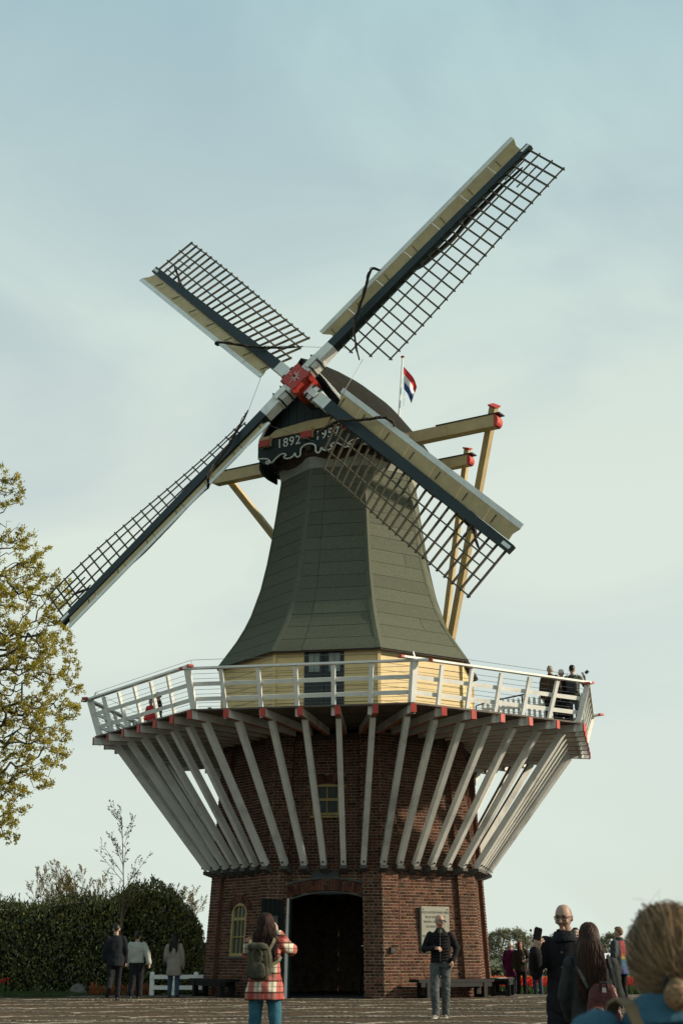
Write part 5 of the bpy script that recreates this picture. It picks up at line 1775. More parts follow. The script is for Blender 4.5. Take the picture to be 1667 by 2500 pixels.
def rainbow_mat():
    m = bpy.data.materials.new('rainbow'); m.use_nodes = True; MATS['rainbow'] = m
    t = m.node_tree; b = t.nodes['Principled BSDF']; b.inputs['Roughness'].default_value = 0.8
    co = t.nodes.new('ShaderNodeTexCoord'); sp = t.nodes.new('ShaderNodeSeparateXYZ'); t.links.new(co.outputs['Object'], sp.inputs['Vector'])
    mr = t.nodes.new('ShaderNodeMapRange'); mr.inputs['From Min'].default_value = 0.75; mr.inputs['From Max'].default_value = 1.5
    t.links.new(sp.outputs['Z'], mr.inputs['Value'])
    r = t.nodes.new('ShaderNodeValToRGB'); r.color_ramp.interpolation = 'CONSTANT'
    e = r.color_ramp.elements
    e[0].position = 0; e[0].color = (0.010, 0.035, 0.12, 1); e[1].position = 0.22; e[1].color = (0.008, 0.07, 0.13, 1)
    for p, c in ((0.36, (0.01, 0.09, 0.06)), (0.42, (0.26, 0.16, 0.015)), (0.50, (0.24, 0.04, 0.012)), (0.58, (0.20, 0.008, 0.012)), (0.93, (0.012, 0.014, 0.02))):
        q = e.new(p); q.color = (*c, 1)
    t.links.new(mr.outputs['Result'], r.inputs['Fac'])
    # black side panels
    ab = t.nodes.new('ShaderNodeMath'); ab.operation = 'ABSOLUTE'; t.links.new(sp.outputs['X'], ab.inputs[0])
    gt = t.nodes.new('ShaderNodeMath'); gt.operation = 'GREATER_THAN'; gt.inputs[1].default_value = 0.085; t.links.new(ab.outputs[0], gt.inputs[0])
    mx = t.nodes.new('ShaderNodeMix'); mx.data_type = 'RGBA'; t.links.new(gt.outputs[0], mx.inputs['Factor']); t.links.new(r.outputs['Color'], mx.inputs['A'])
    mx.inputs['B'].default_value = (0.012, 0.014, 0.02, 1)
    t.links.new(mx.outputs['Result'], b.inputs['Base Color'])
rainbow_mat()
def denim_mat():
    m = mat('denim', (0.050, 0.135, 0.185), 0.85, scale=7, bump=0.5, bscale=220, col2=(0.030, 0.088, 0.128), spec=0.15)
denim_mat()

def ellipsoid(b, c, r, R=None, nu=16, nv=10):
    c = V(c); k0 = len(b.v)
    for j in range(nv + 1):
        th = pi * j / nv
        for i in range(nu):
            ph = 2 * pi * i / nu
            p = V((r[0] * sin(th) * cos(ph), r[1] * sin(th) * sin(ph), r[2] * cos(th)))
            if R: p = R @ p
            b.v.append(c + p)
    for j in range(nv):
        for i in range(nu):
            a, d = k0 + j * nu + i, k0 + j * nu + (i + 1) % nu
            b.f.append((a, a + nu, d + nu, d)); b.m.append(0)
def limb(b, pts, rad, n=12):
    b.tube(pts, rad, n)
    for p, r in zip(pts, rad): ellipsoid(b, p, (r, r, r), nu=12, nv=8)
def rings(b, lst, n=20):
    """lst: (x, y, z, rx, ry)"""
    b.loft([[V((x + rx * cos(2 * pi * i / n), y + ry * sin(2 * pi * i / n), z)) for i in range(n)] for x, y, z, rx, ry in lst])
TMP = bpy.data.scenes.new('workbench')      # scratch scene, removed at the end
def fuse(b, voxel, smooth=4, disp=0.0, dscale=9.0, seed=0, stretch=(1, 1, 1)):
    """one continuous surface from overlapping closed shapes"""
    me = bpy.data.meshes.new('f'); me.from_pydata([tuple(v) for v in b.v], [], b.f)
    bm = bmesh.new(); bm.from_mesh(me); bmesh.ops.recalc_face_normals(bm, faces=bm.faces); bm.to_mesh(me); bm.free()
    o = bpy.data.objects.new('f', me); TMP.collection.objects.link(o)
    md = o.modifiers.new('r', 'REMESH'); md.mode = 'VOXEL'; md.voxel_size = voxel
    if smooth:
        ms = o.modifiers.new('s', 'SMOOTH'); ms.factor = 0.5; ms.iterations = smooth
    with bpy.context.temp_override(scene=TMP, view_layer=TMP.view_layers[0]):
        dg = bpy.context.evaluated_depsgraph_get(); dg.update()
    m2 = bpy.data.meshes.new_from_object(o.evaluated_get(dg))
    out = MB()
    nrm = [v.normal.copy() for v in m2.vertices]
    out.v = [v.co.copy() for v in m2.vertices]
    if disp:
        for i, p in enumerate(out.v):
            q = V((p.x * stretch[0], p.y * stretch[1], p.z * stretch[2])) * dscale + V((seed * 7.3, 0, 0))
            out.v[i] = p + nrm[i] * disp * (noise.noise(q) + 0.5 * noise.noise(q * 2.3))
    out.f = [tuple(p.vertices) for p in m2.polygons]; out.m = [0] * len(out.f)
    bpy.data.objects.remove(o); bpy.data.meshes.remove(me); bpy.data.meshes.remove(m2)
    return out
def join(*bs):
    o = MB()
    for b in bs:
        k = len(o.v); o.v += b.v; o.f += [tuple(i + k for i in f) for f in b.f]; o.m += b.m
    return o

class Person:
    def __init__(s, label, x, y, h, facing, z=None, group=None, category='person'):
        """facing: angle in degrees, 0 = away from the camera (+Y), 180 = towards it, positive turns left"""
        z = gz(x, y) + 0.0 if z is None else z
        s.k = h / 1.75
        s.loc = V((x, y, z)); s.rz = radians(facing)
        s.root = empty('person', s.loc, label, category, group)
        s.root.rotation_euler = (0, 0, s.rz); s.root.scale = (s.k,) * 3
        WLOC[s.root.name] = V((0, 0, 0))          # children are given in the person's own frame
        s.J = dict(hipL=V((-.095, 0, .92)), hipR=V((.095, 0, .92)), kneeL=V((-.10, .025, .50)), kneeR=V((.10, .025, .50)), ankL=V((-.105, -.02, .085)), ankR=V((.105, -.02, .085)),
                   shL=V((-.178, -.01, 1.40)), shR=V((.178, -.01, 1.40)), elL=V((-.245, -.03, 1.13)), elR=V((.245, -.03, 1.13)), wrL=V((-.25, .06, .88)), wrR=V((.25, .06, .88)))
        s.head_c = V((0, .015, 1.625)); s.head_R = Matrix.Identity(3)
        s.toe = {'L': 0.12, 'R': -0.12}
        s.female = False
        s.lean = 0.0
    def world(s, p):
        return s.loc + Matrix.Rotation(s.rz, 3, 'Z') @ (V(p) * s.k)
    def head_turn(s, yaw, pitch=0.0, roll=0.0, c=None):
        s.head_R = Matrix.Rotation(radians(yaw), 3, 'Z') @ Matrix.Rotation(radians(pitch), 3, 'X') @ Matrix.Rotation(radians(roll), 3, 'Y')
        if c: s.head_c = V(c)
    def H(s, p): return s.head_c + s.head_R @ V(p)
    def head_mesh(s, vox=0.006):
        b = MB()
        nu, nv = 26, 20
        k0 = len(b.v)
        for j in range(nv + 1):
            th = pi * j / nv
            for i in range(nu):
                ph = 2 * pi * i / nu
                st_ = sin(th) ** .78 if th < pi / 2 else sin(th)
                x, y, z = st_ * cos(ph), st_ * sin(ph), cos(th)
                w = 0.078; d = 0.100; hgt = 0.114 if th < pi / 2 else 0.120
                if z < 0:
                    t = -z
                    w *= 1 - 0.30 * t ** 1.5
                    d *= 1 - (0.10 if y > 0 else 0.35) * t ** 1.5
                px, py, pz = x * w, y * d, z * hgt
                if y > 0: py *= 0.93
                if z < -0.3 and y < 0: py *= 0.9
                b.v.append(s.H((px, py, pz)))
        for j in range(nv):
            for i in range(nu):
                a, d2 = k0 + j * nu + i, k0 + j * nu + (i + 1) % nu
                b.f.append((a, a + nu, d2 + nu, d2)); b.m.append(0)
        E = lambda c, r: ellipsoid(b, s.H(c), r, s.head_R, 12, 8)
        E((0, .094, -.020), (.013, .019, .026)); E((0, .103, -.032), (.016, .014, .012)); E((0, .080, .026), (.052, .016, .012))
        E((0, .072, -.100), (.030, .022, .020)); E((0, .086, -.066), (.025, .011, .006)); E((0, .084, -.077), (.021, .011, .006))
        for q in (-1, 1):
            E((q * .079, -.004, -.008), (.010, .020, .034)); E((q * .040, .066, -.034), (.026, .022, .024))
        nb = s.head_c + s.head_R @ V((0, -.022, -.085))
        b.tube([nb, nb.lerp(V((0, -.01, 1.42)), .5), V((0, -.012, 1.42))], [.056, .055, .062], 14)
        return fuse(b, vox, 2)
    def skin_tints(s, verts, tone=(1, 1, 1), hairline=None, haircol=(0.3, 0.25, 0.2), moustache=False, stub=0.0):
        out = []
        Ri = s.head_R.transposed()
        for v in verts:
            q = Ri @ (v - s.head_c)
            c = list(tone)
            if abs(q.x) < 0.09 and abs(q.y) < 0.13 and abs(q.z) < 0.14:
                if q.y > 0.05:
                    if abs(abs(q.x) - 0.032) < 0.016 and abs(q.z - 0.006) < 0.008: c = [0.25, 0.2, 0.2]
                    if abs(abs(q.x) - 0.033) < 0.022 and abs(q.z - 0.030) < 0.006: c = [0.35, 0.28, 0.22]
                    if abs(q.x) < 0.026 and abs(q.z + 0.071) < 0.010: c = [0.88, 0.66, 0.64]
                    if moustache and abs(q.x) < 0.030 and -0.062 < q.z < -0.052 and q.y > .07: c = [0.30, 0.25, 0.22]
                    if stub and q.z < -0.05: c = [x * (1 - stub) for x in c]
                if hairline and q.z > -0.045 and (q.y < hairline(q.z)): c = list(haircol)
            out.append(tuple(c))
        return out
    def hand(s, wrist, f, pn, side, curl=35, spread=0.12, thumb_in=0.4, scale=1.0, curls=None):
        """f: finger direction, pn: direction the palm faces, side: +1 thumb along f x pn"""
        f = V(f).normalized(); pn = V(pn); pn = (pn - f * pn.dot(f)).normalized()
        t = f.cross(pn).normalized() * side
        b = MB(); w = V(wrist)
        def P(a, c, d): return w + (f * a + t * c + pn * d) * scale
        rows = []
        for a, hw, th in ((-.02, .026, .019), (.02, .033, .017), (.055, .041, .015), (.088, .042, .013)):
            rows.append([P(a, hw * cos(2 * pi * i / 14), th * sin(2 * pi * i / 14)) for i in range(14)])
        b.loft(rows)
        lens = (.070, .078, .073, .058)
        for i in range(4):
            c0 = .031 - i * .0205
            p = P(.084, c0, 0); d = (f + t * (spread * (1.5 - i) / 3)).normalized()
            cu = radians(curls[i] if curls else curl + i * 4)
            pts = [p]; L_ = lens[i]
            for seg_, fr in enumerate((.45, .31, .24)):
                ang = cu * (0.8, 1.0, 0.7)[seg_]
                ax = d.cross(pn).normalized()
                d = Matrix.Rotation(ang, 3, ax) @ d
                pts.append(pts[-1] + d * L_ * fr * scale)
            limb(b, pts, [.0095 * scale, .0088 * scale, .0082 * scale, .0070 * scale], 8)
        p0 = P(.012, .030, .004); d = (f * .65 + t * .75 + pn * thumb_in).normalized()
        p1 = p0 + d * .040 * scale; d2 = (f * .9 + t * .25 + pn * (thumb_in + .2)).normalized(); p2 = p1 + d2 * .032 * scale; p3 = p2 + (d2 + pn * .2).normalized() * .024 * scale
        limb(b, [p0, p1, p2, p3], [.014 * scale, .0115 * scale, .0100 * scale, .0085 * scale], 8)
        return fuse(b, 0.0048, 1)
    def body(s, vox=0.016, hands=None, head_vox=0.006, tints=None, tone=(1, 1, 1), **kw):
        """whole body as one mesh; hands: dict side -> args"""
        J = s.J
        b = MB()
        rings(b, [(0, 0, .86, .13, .085), (0, 0, .96, .145, .095), (0, 0, 1.08, .12, .085), (0, 0, 1.25, .14, .09), (0, -.01, 1.38, .145, .085), (0, -.01, 1.46, .07, .06)])
        for q in 'LR':
            limb(b, [J['sh' + q], J['el' + q], J['wr' + q]], [.045, .037, .026])
            limb(b, [J['hip' + q], J['knee' + q], J['ank' + q]], [.075, .052, .038])
        main = fuse(b, vox, 3)
        hd = s.head_mesh(head_vox)
        parts = [main, hd]
        for q, a in (hands or {}).items():
            parts.append(s.hand(J['wr' + q], **a))
        m = join(*parts)
        tn = s.skin_tints(m.v, tone, **kw)
        s.body_o = m.build('body', 'skin', s.root, smooth=True, tint=tn, fix=False)
        return s.body_o
    def jacket(s, m, hem=.86, hw=.185, hd=.135, shw=.205, vox=0.013, arm=(.068, .058, .046), disp=.012, collar=0.0, name='jacket', sleeve_end=1.0, waist=.16, chest=.175, disp_scale=9, flare=0.0):
        J = s.J; b = MB()
        zs = [hem, (hem + 1.0) / 2 if hem < 1.0 else hem + .03, 1.06, 1.22, 1.36, 1.44, 1.485]
        wd = [hw + flare, hw + flare * .5, waist, chest, chest + .005, .125, .075]
        dp = [hd + flare * .6, hd + flare * .3, .118, .128, .115, .090, .072]
        rings(b, [(0, -.005, z, w_, d_) for z, w_, d_ in zip(zs, wd, dp)])
        for q in 'LR':
            sh, el, wr = J['sh' + q], J['el' + q], J['wr' + q]
            e = el.lerp(wr, sleeve_end)
            limb(b, [sh, sh.lerp(el, .5), el, el.lerp(e, .5), e], [arm[0] * .93, arm[0] * .98, arm[1], (arm[1] + arm[2]) / 2, arm[2]])
        if collar:
            b.loft([[V((rr * cos(2 * pi * i / 20), -.012 + rr * .98 * sin(2 * pi * i / 20), z)) for i in range(20)] for rr, z in ((.085, 1.42), (.078, 1.47), (.074, 1.47 + collar))])
        f = fuse(b, vox, 3, disp, disp_scale, seed=len(bpy.data.objects) % 97, stretch=(1, 1, .7))
        return f.build(name, m, s.root, smooth=True, fix=False)
    def trousers(s, m, r=(.098, .072, .062), vox=0.013, disp=.010, waist=1.0, end=.05):
        J = s.J; b = MB()
        rings(b, [(0, 0, .86, .155, .108), (0, 0, .94, .165, .118), (0, 0, waist, .15, .108)])
        for q in 'LR':
            h_, k_, a_ = J['hip' + q], J['knee' + q], J['ank' + q]
            a2 = a_ + (a_ - k_).normalized() * (-end + .03)
            limb(b, [h_ - V((0, 0, .03)), h_.lerp(k_, .5), k_, k_.lerp(a2, .5), a2], [r[0], (r[0] + r[1]) / 2, r[1], (r[1] + r[2]) / 2, r[2]])
        f = fuse(b, vox, 3, disp, 13, seed=len(bpy.data.objects) % 91, stretch=(1, 1, 1.3))
        return f.build('trousers', m, s.root, smooth=True, fix=False)
    def shoes(s, m='shoe_black', sole='shoe_black', size=1.0):
        for q in 'LR':
            a = s.J['ank' + q]; k_ = s.J['knee' + q]
            up = (k_ - a).normalized()
            # foot follows a lifted shank
            fwd = V((sin(-s.toe[q]) * -1 if False else s.toe[q] * -1, 1, 0)).normalized()
            side = up.cross(fwd).normalized() if abs(up.dot(fwd)) < .95 else V((1, 0, 0))
            if up.z < 0.75:       # heel raised
                fw = (fwd - up * fwd.dot(up)).normalized(); dn = -up
            else:
                fw = fwd; dn = V((0, 0, -1))
            sd = fw.cross(dn).normalized()
            base = a + dn * (a.z - .004 if up.z >= 0.75 else .08)
            rows = []
            for y, hw, hh in ((-.085, .022, .05), (-.075, .034, .075), (-.02, .038, .085), (.05, .043, .066), (.11, .046, .05), (.16, .038, .04), (.185, .018, .028)):
                rows.append([base + fw * y * size + sd * hw * size * cos(t_) * (1 if t_ <= pi else .98) - dn * (hh * size * max(0, sin(t_)) + .012) for t_ in [pi * i / 8 for i in range(9)]])
            b = MB(); b.loft(rows); sh = b.build('shoe', m, s.root, smooth=True)
            rows = []
            for y, hw in ((-.09, .024), (-.078, .037), (-.02, .040), (.05, .045), (.11, .049), (.165, .040), (.192, .018)):
                rows.append([base + fw * y * size + sd * hw * size * x_ - dn * z_ for x_, z_ in ((-1, 0), (1, 0), (1, .026), (-1, .026))])
            b = MB(); b.loft(rows); b.build('sole', sole, sh)
    # ---- hair
    def scalp(s, ph, th, k=1.0):
        """point on the head: ph azimuth (0 = front), th polar from the crown"""
        w, d, h_ = .078 * k, .100 * k, (.114 if th < pi / 2 else .120) * k
        st_ = sin(th) ** .78 if th < pi / 2 else sin(th)
        x, y, z = st_ * sin(ph), st_ * cos(ph), cos(th)
        if y > 0: y *= .93
        return s.H((x * w, y * d, z * h_)), s.head_R @ V((x / w, y / d, z / h_)).normalized()
    def hair_cap(s, m, k=1.07, front=.95, back=2.0, bump_=.006, vol=0.0, sp=.7):
        b = MB(); tn = []
        nu, nv = 40, 14
        k0 = 0
        for j in range(nv + 1):
            for i in range(nu):
                ph = 2 * pi * i / nu
                f_ = (1 + cos(ph)) / 2
                thm = back + (front - back) * f_ ** sp
                th = thm * j / nv
                p, n = s.scalp(ph, th, k)
                nz_ = noise.noise(p * 30) + .5 * noise.noise(p * 70)
                edge = 1 if j < nv else -2.5
                b.v.append(p + n * (bump_ * nz_ + vol * (1 - j / nv * .5)) * (1 if j < nv else 0) - (n * .012 if j == nv else V((0, 0, 0))))
                g = 1 + .5 * noise.noise(p * 55); tn.append((g, g, g))
        for j in range(nv):
            for i in range(nu):
                a, c = j * nu + i, j * nu + (i + 1) % nu
                b.f.append((a, a + nu, c + nu, c)); b.m.append(0)
        return b.build('hair', m, s.root, smooth=True, tint=tn, fix=False)
    def hair_long(s, m, length=.42, n=420, rad=.0045, wave=.0, spread=1.0, vol=1.10, seed=1, back_y=-.125, parent=None, part_front=True, width=.13, taper=.5):
        rng = random.Random(seed)
        b = MB(); tn = []
        segs = 13
        def strand(pts, r0):
            k = len(b.v); b.tube(pts, [r0 * (1 - .55 * i / (len(pts) - 1)) for i in range(len(pts))], 4, cap=False)
            g = rng.uniform(.45, 1.7); w = rng.uniform(-.1, .15)
            tn.extend([(g * (1 + w), g, g * (1 - w))] * (len(b.v) - k))
        for _ in range(n):
            th = math.acos(1 - rng.random() * 1.15)
            ph = rng.uniform(.75, 2 * pi - .75) if part_front else rng.uniform(0, 2 * pi)
            if th < .5: ph = rng.uniform(0, 2 * pi)
            L_ = length * rng.uniform(.72, 1.05)
            p, nn = s.scalp(ph, th, vol)
            pts = [s.scalp(ph, th, .98)[0], p]
            side = 1 if sin(ph) > 0 else -1
            x0 = p.x - s.head_c.x
            tx = s.head_c.x + max(-width, min(width, x0 * 1.5 * spread + rng.uniform(-.02, .02)))
            phs = rng.uniform(0, 6.28); fr = rng.uniform(12, 24)
            total = 0; cur = p.copy()
            # run down the head first
            step = (L_ + .2 * (1.7 - th)) / segs
            q_th = th; q_ph = ph
            for i in range(segs):
                if q_th < 1.75:
                    q_th += step / .11
                    # drift towards the back
                    dph = (pi - (q_ph % (2 * pi)))
                    q_ph += dph * .10
                    cur, _n = s.scalp(q_ph, min(q_th, 1.75), vol + rng.uniform(-.01, .02))
                else:
                    drop = V((0, 0, -step))
                    tgt_y = min(cur.y, back_y + s.head_c.y * 0) if cur.y < 0.02 else cur.y * .8
                    cur = cur + drop + V(((tx - cur.x) * .22, (back_y - cur.y) * (.25 if cur.y < .05 else .12), 0))
                wv = wave * min(1, i / 4)
                pts.append(cur + V((wv * sin(fr * cur.z + phs), wv * cos(fr * 1.13 * cur.z + phs * 1.7), 0)))
            strand(pts, rad * rng.uniform(.7, 1.3))
        base = s.hair_cap(m, k=vol * .985, front=.62, back=2.1, bump_=.004)
        o = b.build('hair_strands', m, base, smooth=True, tint=tn, fix=False)
        # under-mass so that nothing shines through
        u = MB(); rows = []
        z0 = s.head_c.z - .03
        for t in range(7):
            tt = t / 6
            z = z0 - length * tt * .72
            cy = s.head_c.y - .045 + (back_y + .04 - (s.head_c.y - .045)) * min(1, tt * 1.6)
            w = .072 + (width * .92 - .072) * min(1, tt * 1.5) if tt < .7 else width * .92 * (1 - (tt - .7) * taper)
            rows.append([V((s.head_c.x + w * cos(2 * pi * i / 18), cy + (.036 - .014 * tt) * sin(2 * pi * i / 18), z)) for i in range(18)])
        u.loft(rows)
        f = fuse(u, .014, 2, .012, 14)
        f.build('hair_mass', m, base, smooth=True, tint=[(.55, .55, .55)] * len(f.v), fix=False)
        return base
    def glasses(s, m='lens', dark=True):
        b = MB()
        for q in (-1, 1):
            pts = []
            for i in range(14):
                a = 2 * pi * i / 14
                sx = abs(cos(a)) ** .6 * (1 if cos(a) > 0 else -1); sz = abs(sin(a)) ** .6 * (1 if sin(a) > 0 else -1)
                pts.append(s.H((q * .034 + .027 * sx, .100 - .006 * abs(q * .034 + .027 * sx) / .06, .002 + .020 * sz)))
            if dark:
                b.prism(pts, s.head_R @ V((0, .004, 0)))
            else:
                b.tube(pts + [pts[0]], .0026, 5, cap=False)
            b.tube([s.H((q * .061, .096, .010)), s.H((q * .082, .05, .010)), s.H((q * .085, -.02, .004))], .0025, 5)
        b.tube([s.H((-.008, .105, .008)), s.H((.008, .105, .008))], .0025, 5)
        o = b.build('sunglasses' if dark else 'glasses', 'lens', s.root)
        if not dark:
            b = MB()
            for q in (-1, 1):
                b.prism([s.H((q * .034 + x, .100, .002 + z)) for x, z in ((-.025, -.018), (.025, -.018), (.025, .018), (-.025, .018))], s.head_R @ V((0, .0015, 0)))
            b.build('lenses', 'clear_lens', o)
        return o

def phone(label, P_, c, f, n, m='phone_black', L_=.155, W_=.075):
    """f long axis, n face normal in the person's frame; the phone itself is a thing of its own"""
    c, f, n = V(c), V(f).normalized(), V(n).normalized()
    n = (n - f * n.dot(f)).normalized(); s = f.cross(n)
    pts = []
    for i in range(16):
        a = 2 * pi * i / 16 + pi / 16
        x = max(-1, min(1, 1.35 * cos(a))); y = max(-1, min(1, 1.35 * sin(a)))
        pts.append(c + s * x * W_ / 2 + f * y * L_ / 2)
    b = MB(); b.prism([P_.world(p - n * .004) for p in pts], Matrix.Rotation(P_.rz, 3, 'Z') @ n * .008 * P_.k)
    o = b.build('phone', m, None, origin=P_.world(c)); tag(o, label, 'phone')
    q = [c + s * x * W_ * .46 + f * y * L_ * .47 + n * .0052 for x, y in ((-1, -1), (1, -1), (1, 1), (-1, 1))]
    b = MB(); b.prism([P_.world(p) for p in q], Matrix.Rotation(P_.rz, 3, 'Z') @ n * .0008); b.build('phone_screen', 'screen', o)
    b = MB(); q = c + f * L_ * .36 - s * W_ * .25 - n * .0048
    b.tube([P_.world(q), P_.world(q - n * .002)], .009, 8); b.build('camera_bump', 'lens', o)

HAND_DOWN = lambda sgn: dict(f=(0, .12, -1), pn=(-sgn, 0, 0), side=sgn, curl=18)

# ---- man with sunglasses in front of the plaque
def man_sunglasses():
    p = Person('bald man in sunglasses, black jacket and grey jeans standing before the plaque', 1.60, -15.1, 1.77, 176)
    J = p.J
    J['elR'] = V((.285, .02, 1.16)); J['wrR'] = V((.10, .22, 1.17))
    J['elL'] = V((-.29, -.05, 1.16)); J['wrL'] = V((-.215, .075, .955))
    J['kneeR'] = V((.105, .10, .50)); J['ankR'] = V((.10, .12, .085)); J['kneeL'] = V((-.085, .02, .50)); J['ankL'] = V((-.07, -.08, .085))
    p.toe = {'L': -.05, 'R': -.35}
    p.head_turn(34, 2)
    p.body(hands={'R': dict(f=(-.75, .35, .05), pn=(-.1, -.6, -.8), side=1, curl=55, thumb_in=.5),
                  'L': dict(f=(.15, .15, -1), pn=(1, 0, 0), side=-1, curl=20)}, head_vox=.005, tone=(1.05, .92, .88),
           hairline=lambda z: -.035 if z > .03 else -.01, haircol=(.75, .68, .62), stub=.08)
    p.glasses()
    j = p.jacket('black_cloth', hem=.93, hw=.178, hd=.14, collar=.05, disp=.010, sleeve_end=.97, waist=.172, chest=.185)
    # quilting ridges on the front of the body
    for i in range(9):
        z = .98 + i * .05
        b = MB(); w = .172 + .01 * sin(i)
        b.tube([V((w * sin(a), .134 * cos(a) * (1.0 if z < 1.3 else .93), z)) for a in [(-1.1 + 2.2 * k / 12) for k in range(13)]], .008, 5)
        b.build('quilt_ridge', 'black_cloth', j, smooth=True)
    b = MB(); b.tube([V((0, .142, .95)), V((0, .145, 1.2)), V((0, .118, 1.43))], .005, 5); b.build('zip', 'iron', j)
    b = MB(); b.tube([V((.012 * 0, .085, 1.43)), V((0, .07, 1.50))], [.035, .03], 8); b.build('shirt_front', 'camo_grey', j)
    p.trousers('grey_jeans', r=(.096, .074, .066), disp=.013)
    p.shoes('shoe_grey', 'sole_white')
man_sunglasses()

# ---- woman in plaid coat photographing the mill
def woman_plaid():
    p = Person('woman in red and white plaid coat seen from behind, raising a phone', -0.955, -24.77, 1.70, -4)
    J = p.J
    J['elR'] = V((.275, .20, 1.33)); J['wrR'] = V((.095, .31, 1.52)); J['elL'] = V((-.23, .20, 1.28)); J['wrL'] = V((-.02, .31, 1.48))
    J['kneeL'] = V((-.115, .03, .50)); J['kneeR'] = V((.125, .02, .50)); J['ankL'] = V((-.12, -.02, .085)); J['ankR'] = V((.145, -.02, .085))
    p.head_turn(-8, 6, c=(0, .02, 1.615))
    p.body(hands={'R': dict(f=(-.1, .15, 1), pn=(-.9, .1, 0), side=-1, curl=30), 'L': dict(f=(.2, .15, 1), pn=(.9, .2, 0), side=1, curl=30)}, head_vox=.008)
    c = p.jacket('plaid', hem=.78, hw=.205, hd=.165, vox=.014, arm=(.078, .072, .056), flare=.03, waist=.178, chest=.185, sleeve_end=.86, disp=.014, name='coat')
    p.trousers('blue_jeans', r=(.094, .072, .058), disp=.007)
    p.shoes()
    p.hair_long('hair_auburn', length=.36, n=620, rad=.0055, wave=.016, vol=1.14, seed=3, back_y=-.13, width=.155)
    phone('phone held up by the woman in the plaid coat', p, (.055, .355, 1.645), (0, 0, 1), (0, -1, .1), L_=.15)
    # rucksack hanging from the left shoulder
    def W(q): return p.world(V(q) + UP)
    UP = V((0, 0, .07))
    root = empty('backpack', p.world((-.06, -.25, .98)), 'olive green backpack on the back of the woman in plaid', 'backpack')
    def rb(x0, x1, y0, y1, z0, z1, bul, n=22, top=.8):
        rows = []
        for t in range(9):
            tt = t / 8; z = z0 + (z1 - z0) * tt
            k = (1 - (2 * tt - 1) ** 6 * .35) * (1 - (1 - top) * tt ** 3)
            cx, cy = (x0 + x1) / 2, (y0 + y1) / 2
            rows.append([V((cx + (x1 - x0) / 2 * k * (abs(cos(a)) ** .55) * (1 if cos(a) > 0 else -1), cy + (y1 - y0) / 2 * k * (abs(sin(a)) ** .55) * (1 if sin(a) > 0 else -1), z)) for a in [2 * pi * i / n for i in range(n)]])
        b_ = MB(); b_.loft(rows); return b_
    b = rb(-.185, .085, -.305, -.165, .93, 1.30, 0); f = fuse(b, .012, 2, .012, 12); f.v = [p.world(v + UP) for v in f.v]; f.build('bag', 'olive_pack', root, smooth=True, fix=False)
    b = rb(-.155, .045, -.345, -.29, .95, 1.12, 0); f = fuse(b, .010, 2, .008, 14); f.v = [p.world(v + UP) for v in f.v]; f.build('front_pocket', 'olive_pack', root, smooth=True, fix=False)
    b = rb(-.175, .07, -.33, -.20, 1.25, 1.335, 0, top=.7); f = fuse(b, .010, 2, .006, 14); f.v = [p.world(v + UP) for v in f.v]; f.build('flap', 'olive_pack', root, smooth=True, fix=False)
    for pts in ([(.075, -.20, 1.26), (.11, -.17, 1.33), (.13, -.09, 1.405), (.13, .03, 1.39)], [(-.17, -.20, 1.26), (-.16, -.17, 1.33), (-.14, -.09, 1.405), (-.14, .03, 1.39)], [(.075, -.26, 1.27), (.10, -.27, 1.15), (.085, -.26, .98)], [(.08, -.2, 1.08), (.17, -.14, 1.13), (.185, -.04, 1.18)]):
        b = MB()
        for a_, c_ in zip(pts, pts[1:]): b.beam(W(a_), W(c_), .034, .012, up=(0.3, -1, .2))
        b.build('strap', 'olive_strap', root)
    b = MB(); q = [W((-.055 + .055 * cos(2 * pi * i / 20), -.318, 1.19 + .085 * sin(2 * pi * i / 20))) for i in range(21)]; b.tube(q, .006, 5); b.build('loop', 'olive_strap', root)
woman_plaid()

# ---- man looking at his phone
def man_phone():
    p = Person('bald man with glasses and moustache in black coat looking down at a phone', 2.03, -27.5, 1.765, 168)
    J = p.J
    J['elR'] = V((.285, .04, 1.14)); J['wrR'] = V((.265, .245, 1.325)); J['elL'] = V((-.235, -.04, 1.13)); J['wrL'] = V((-.25, .08, .88))
    J['kneeL'] = V((-.12, .06, .5)); J['ankL'] = V((-.13, .06, .085))
    p.head_turn(-16, -8, c=(.0, .03, 1.63))
    p.body(hands={'R': dict(f=(-.35, .15, .9), pn=(-.45, -.75, .3), side=1, curls=(50, 52, 55, 58), thumb_in=.45, scale=1.08), 'L': HAND_DOWN(-1)}, head_vox=.0045, tone=(.92, .90, .88),
           hairline=lambda z: .012 if z < .075 else -.06, haircol=(.42, .38, .34), moustache=True, stub=.12)
    p.glasses(dark=False)
    j = p.jacket('black_cloth', hem=.78, hw=.19, hd=.15, collar=.045, arm=(.074, .068, .058), waist=.182, chest=.188, disp=.015, name='coat', sleeve_end=.95)
    # wide knitted scarf / stand-up collar
    b = MB()
    b.loft([[V((rr * cos(2 * pi * i / 24), -.005 + rr * 1.0 * sin(2 * pi * i / 24) + (.02 if sin(2 * pi * i / 24) > 0 else 0), z + .035 * max(0, -sin(2 * pi * i / 24)))) for i in range(24)] for rr, z in ((.115, 1.41), (.112, 1.445), (.100, 1.48), (.090, 1.50), (.080, 1.48))])
    f = fuse(b, .010, 2, .010, 16); f.build('collar', 'navy_cloth', j, smooth=True, fix=False)
    for i in range(4):
        b = MB(); z = .92 + i * .13
        ellipsoid(b, V((.03, .168 - .02 * (i == 3), z)), (.012, .005, .012)); b.build('button', 'iron', j)
    p.trousers('dark_trousers', r=(.108, .084, .072)); p.shoes()
    phone('black phone in the raised hand of the man in the black coat', p, (.235, .262, 1.455), (-.22, .22, .95), (-.35, -.9, .25), L_=.165, W_=.078)
man_phone()

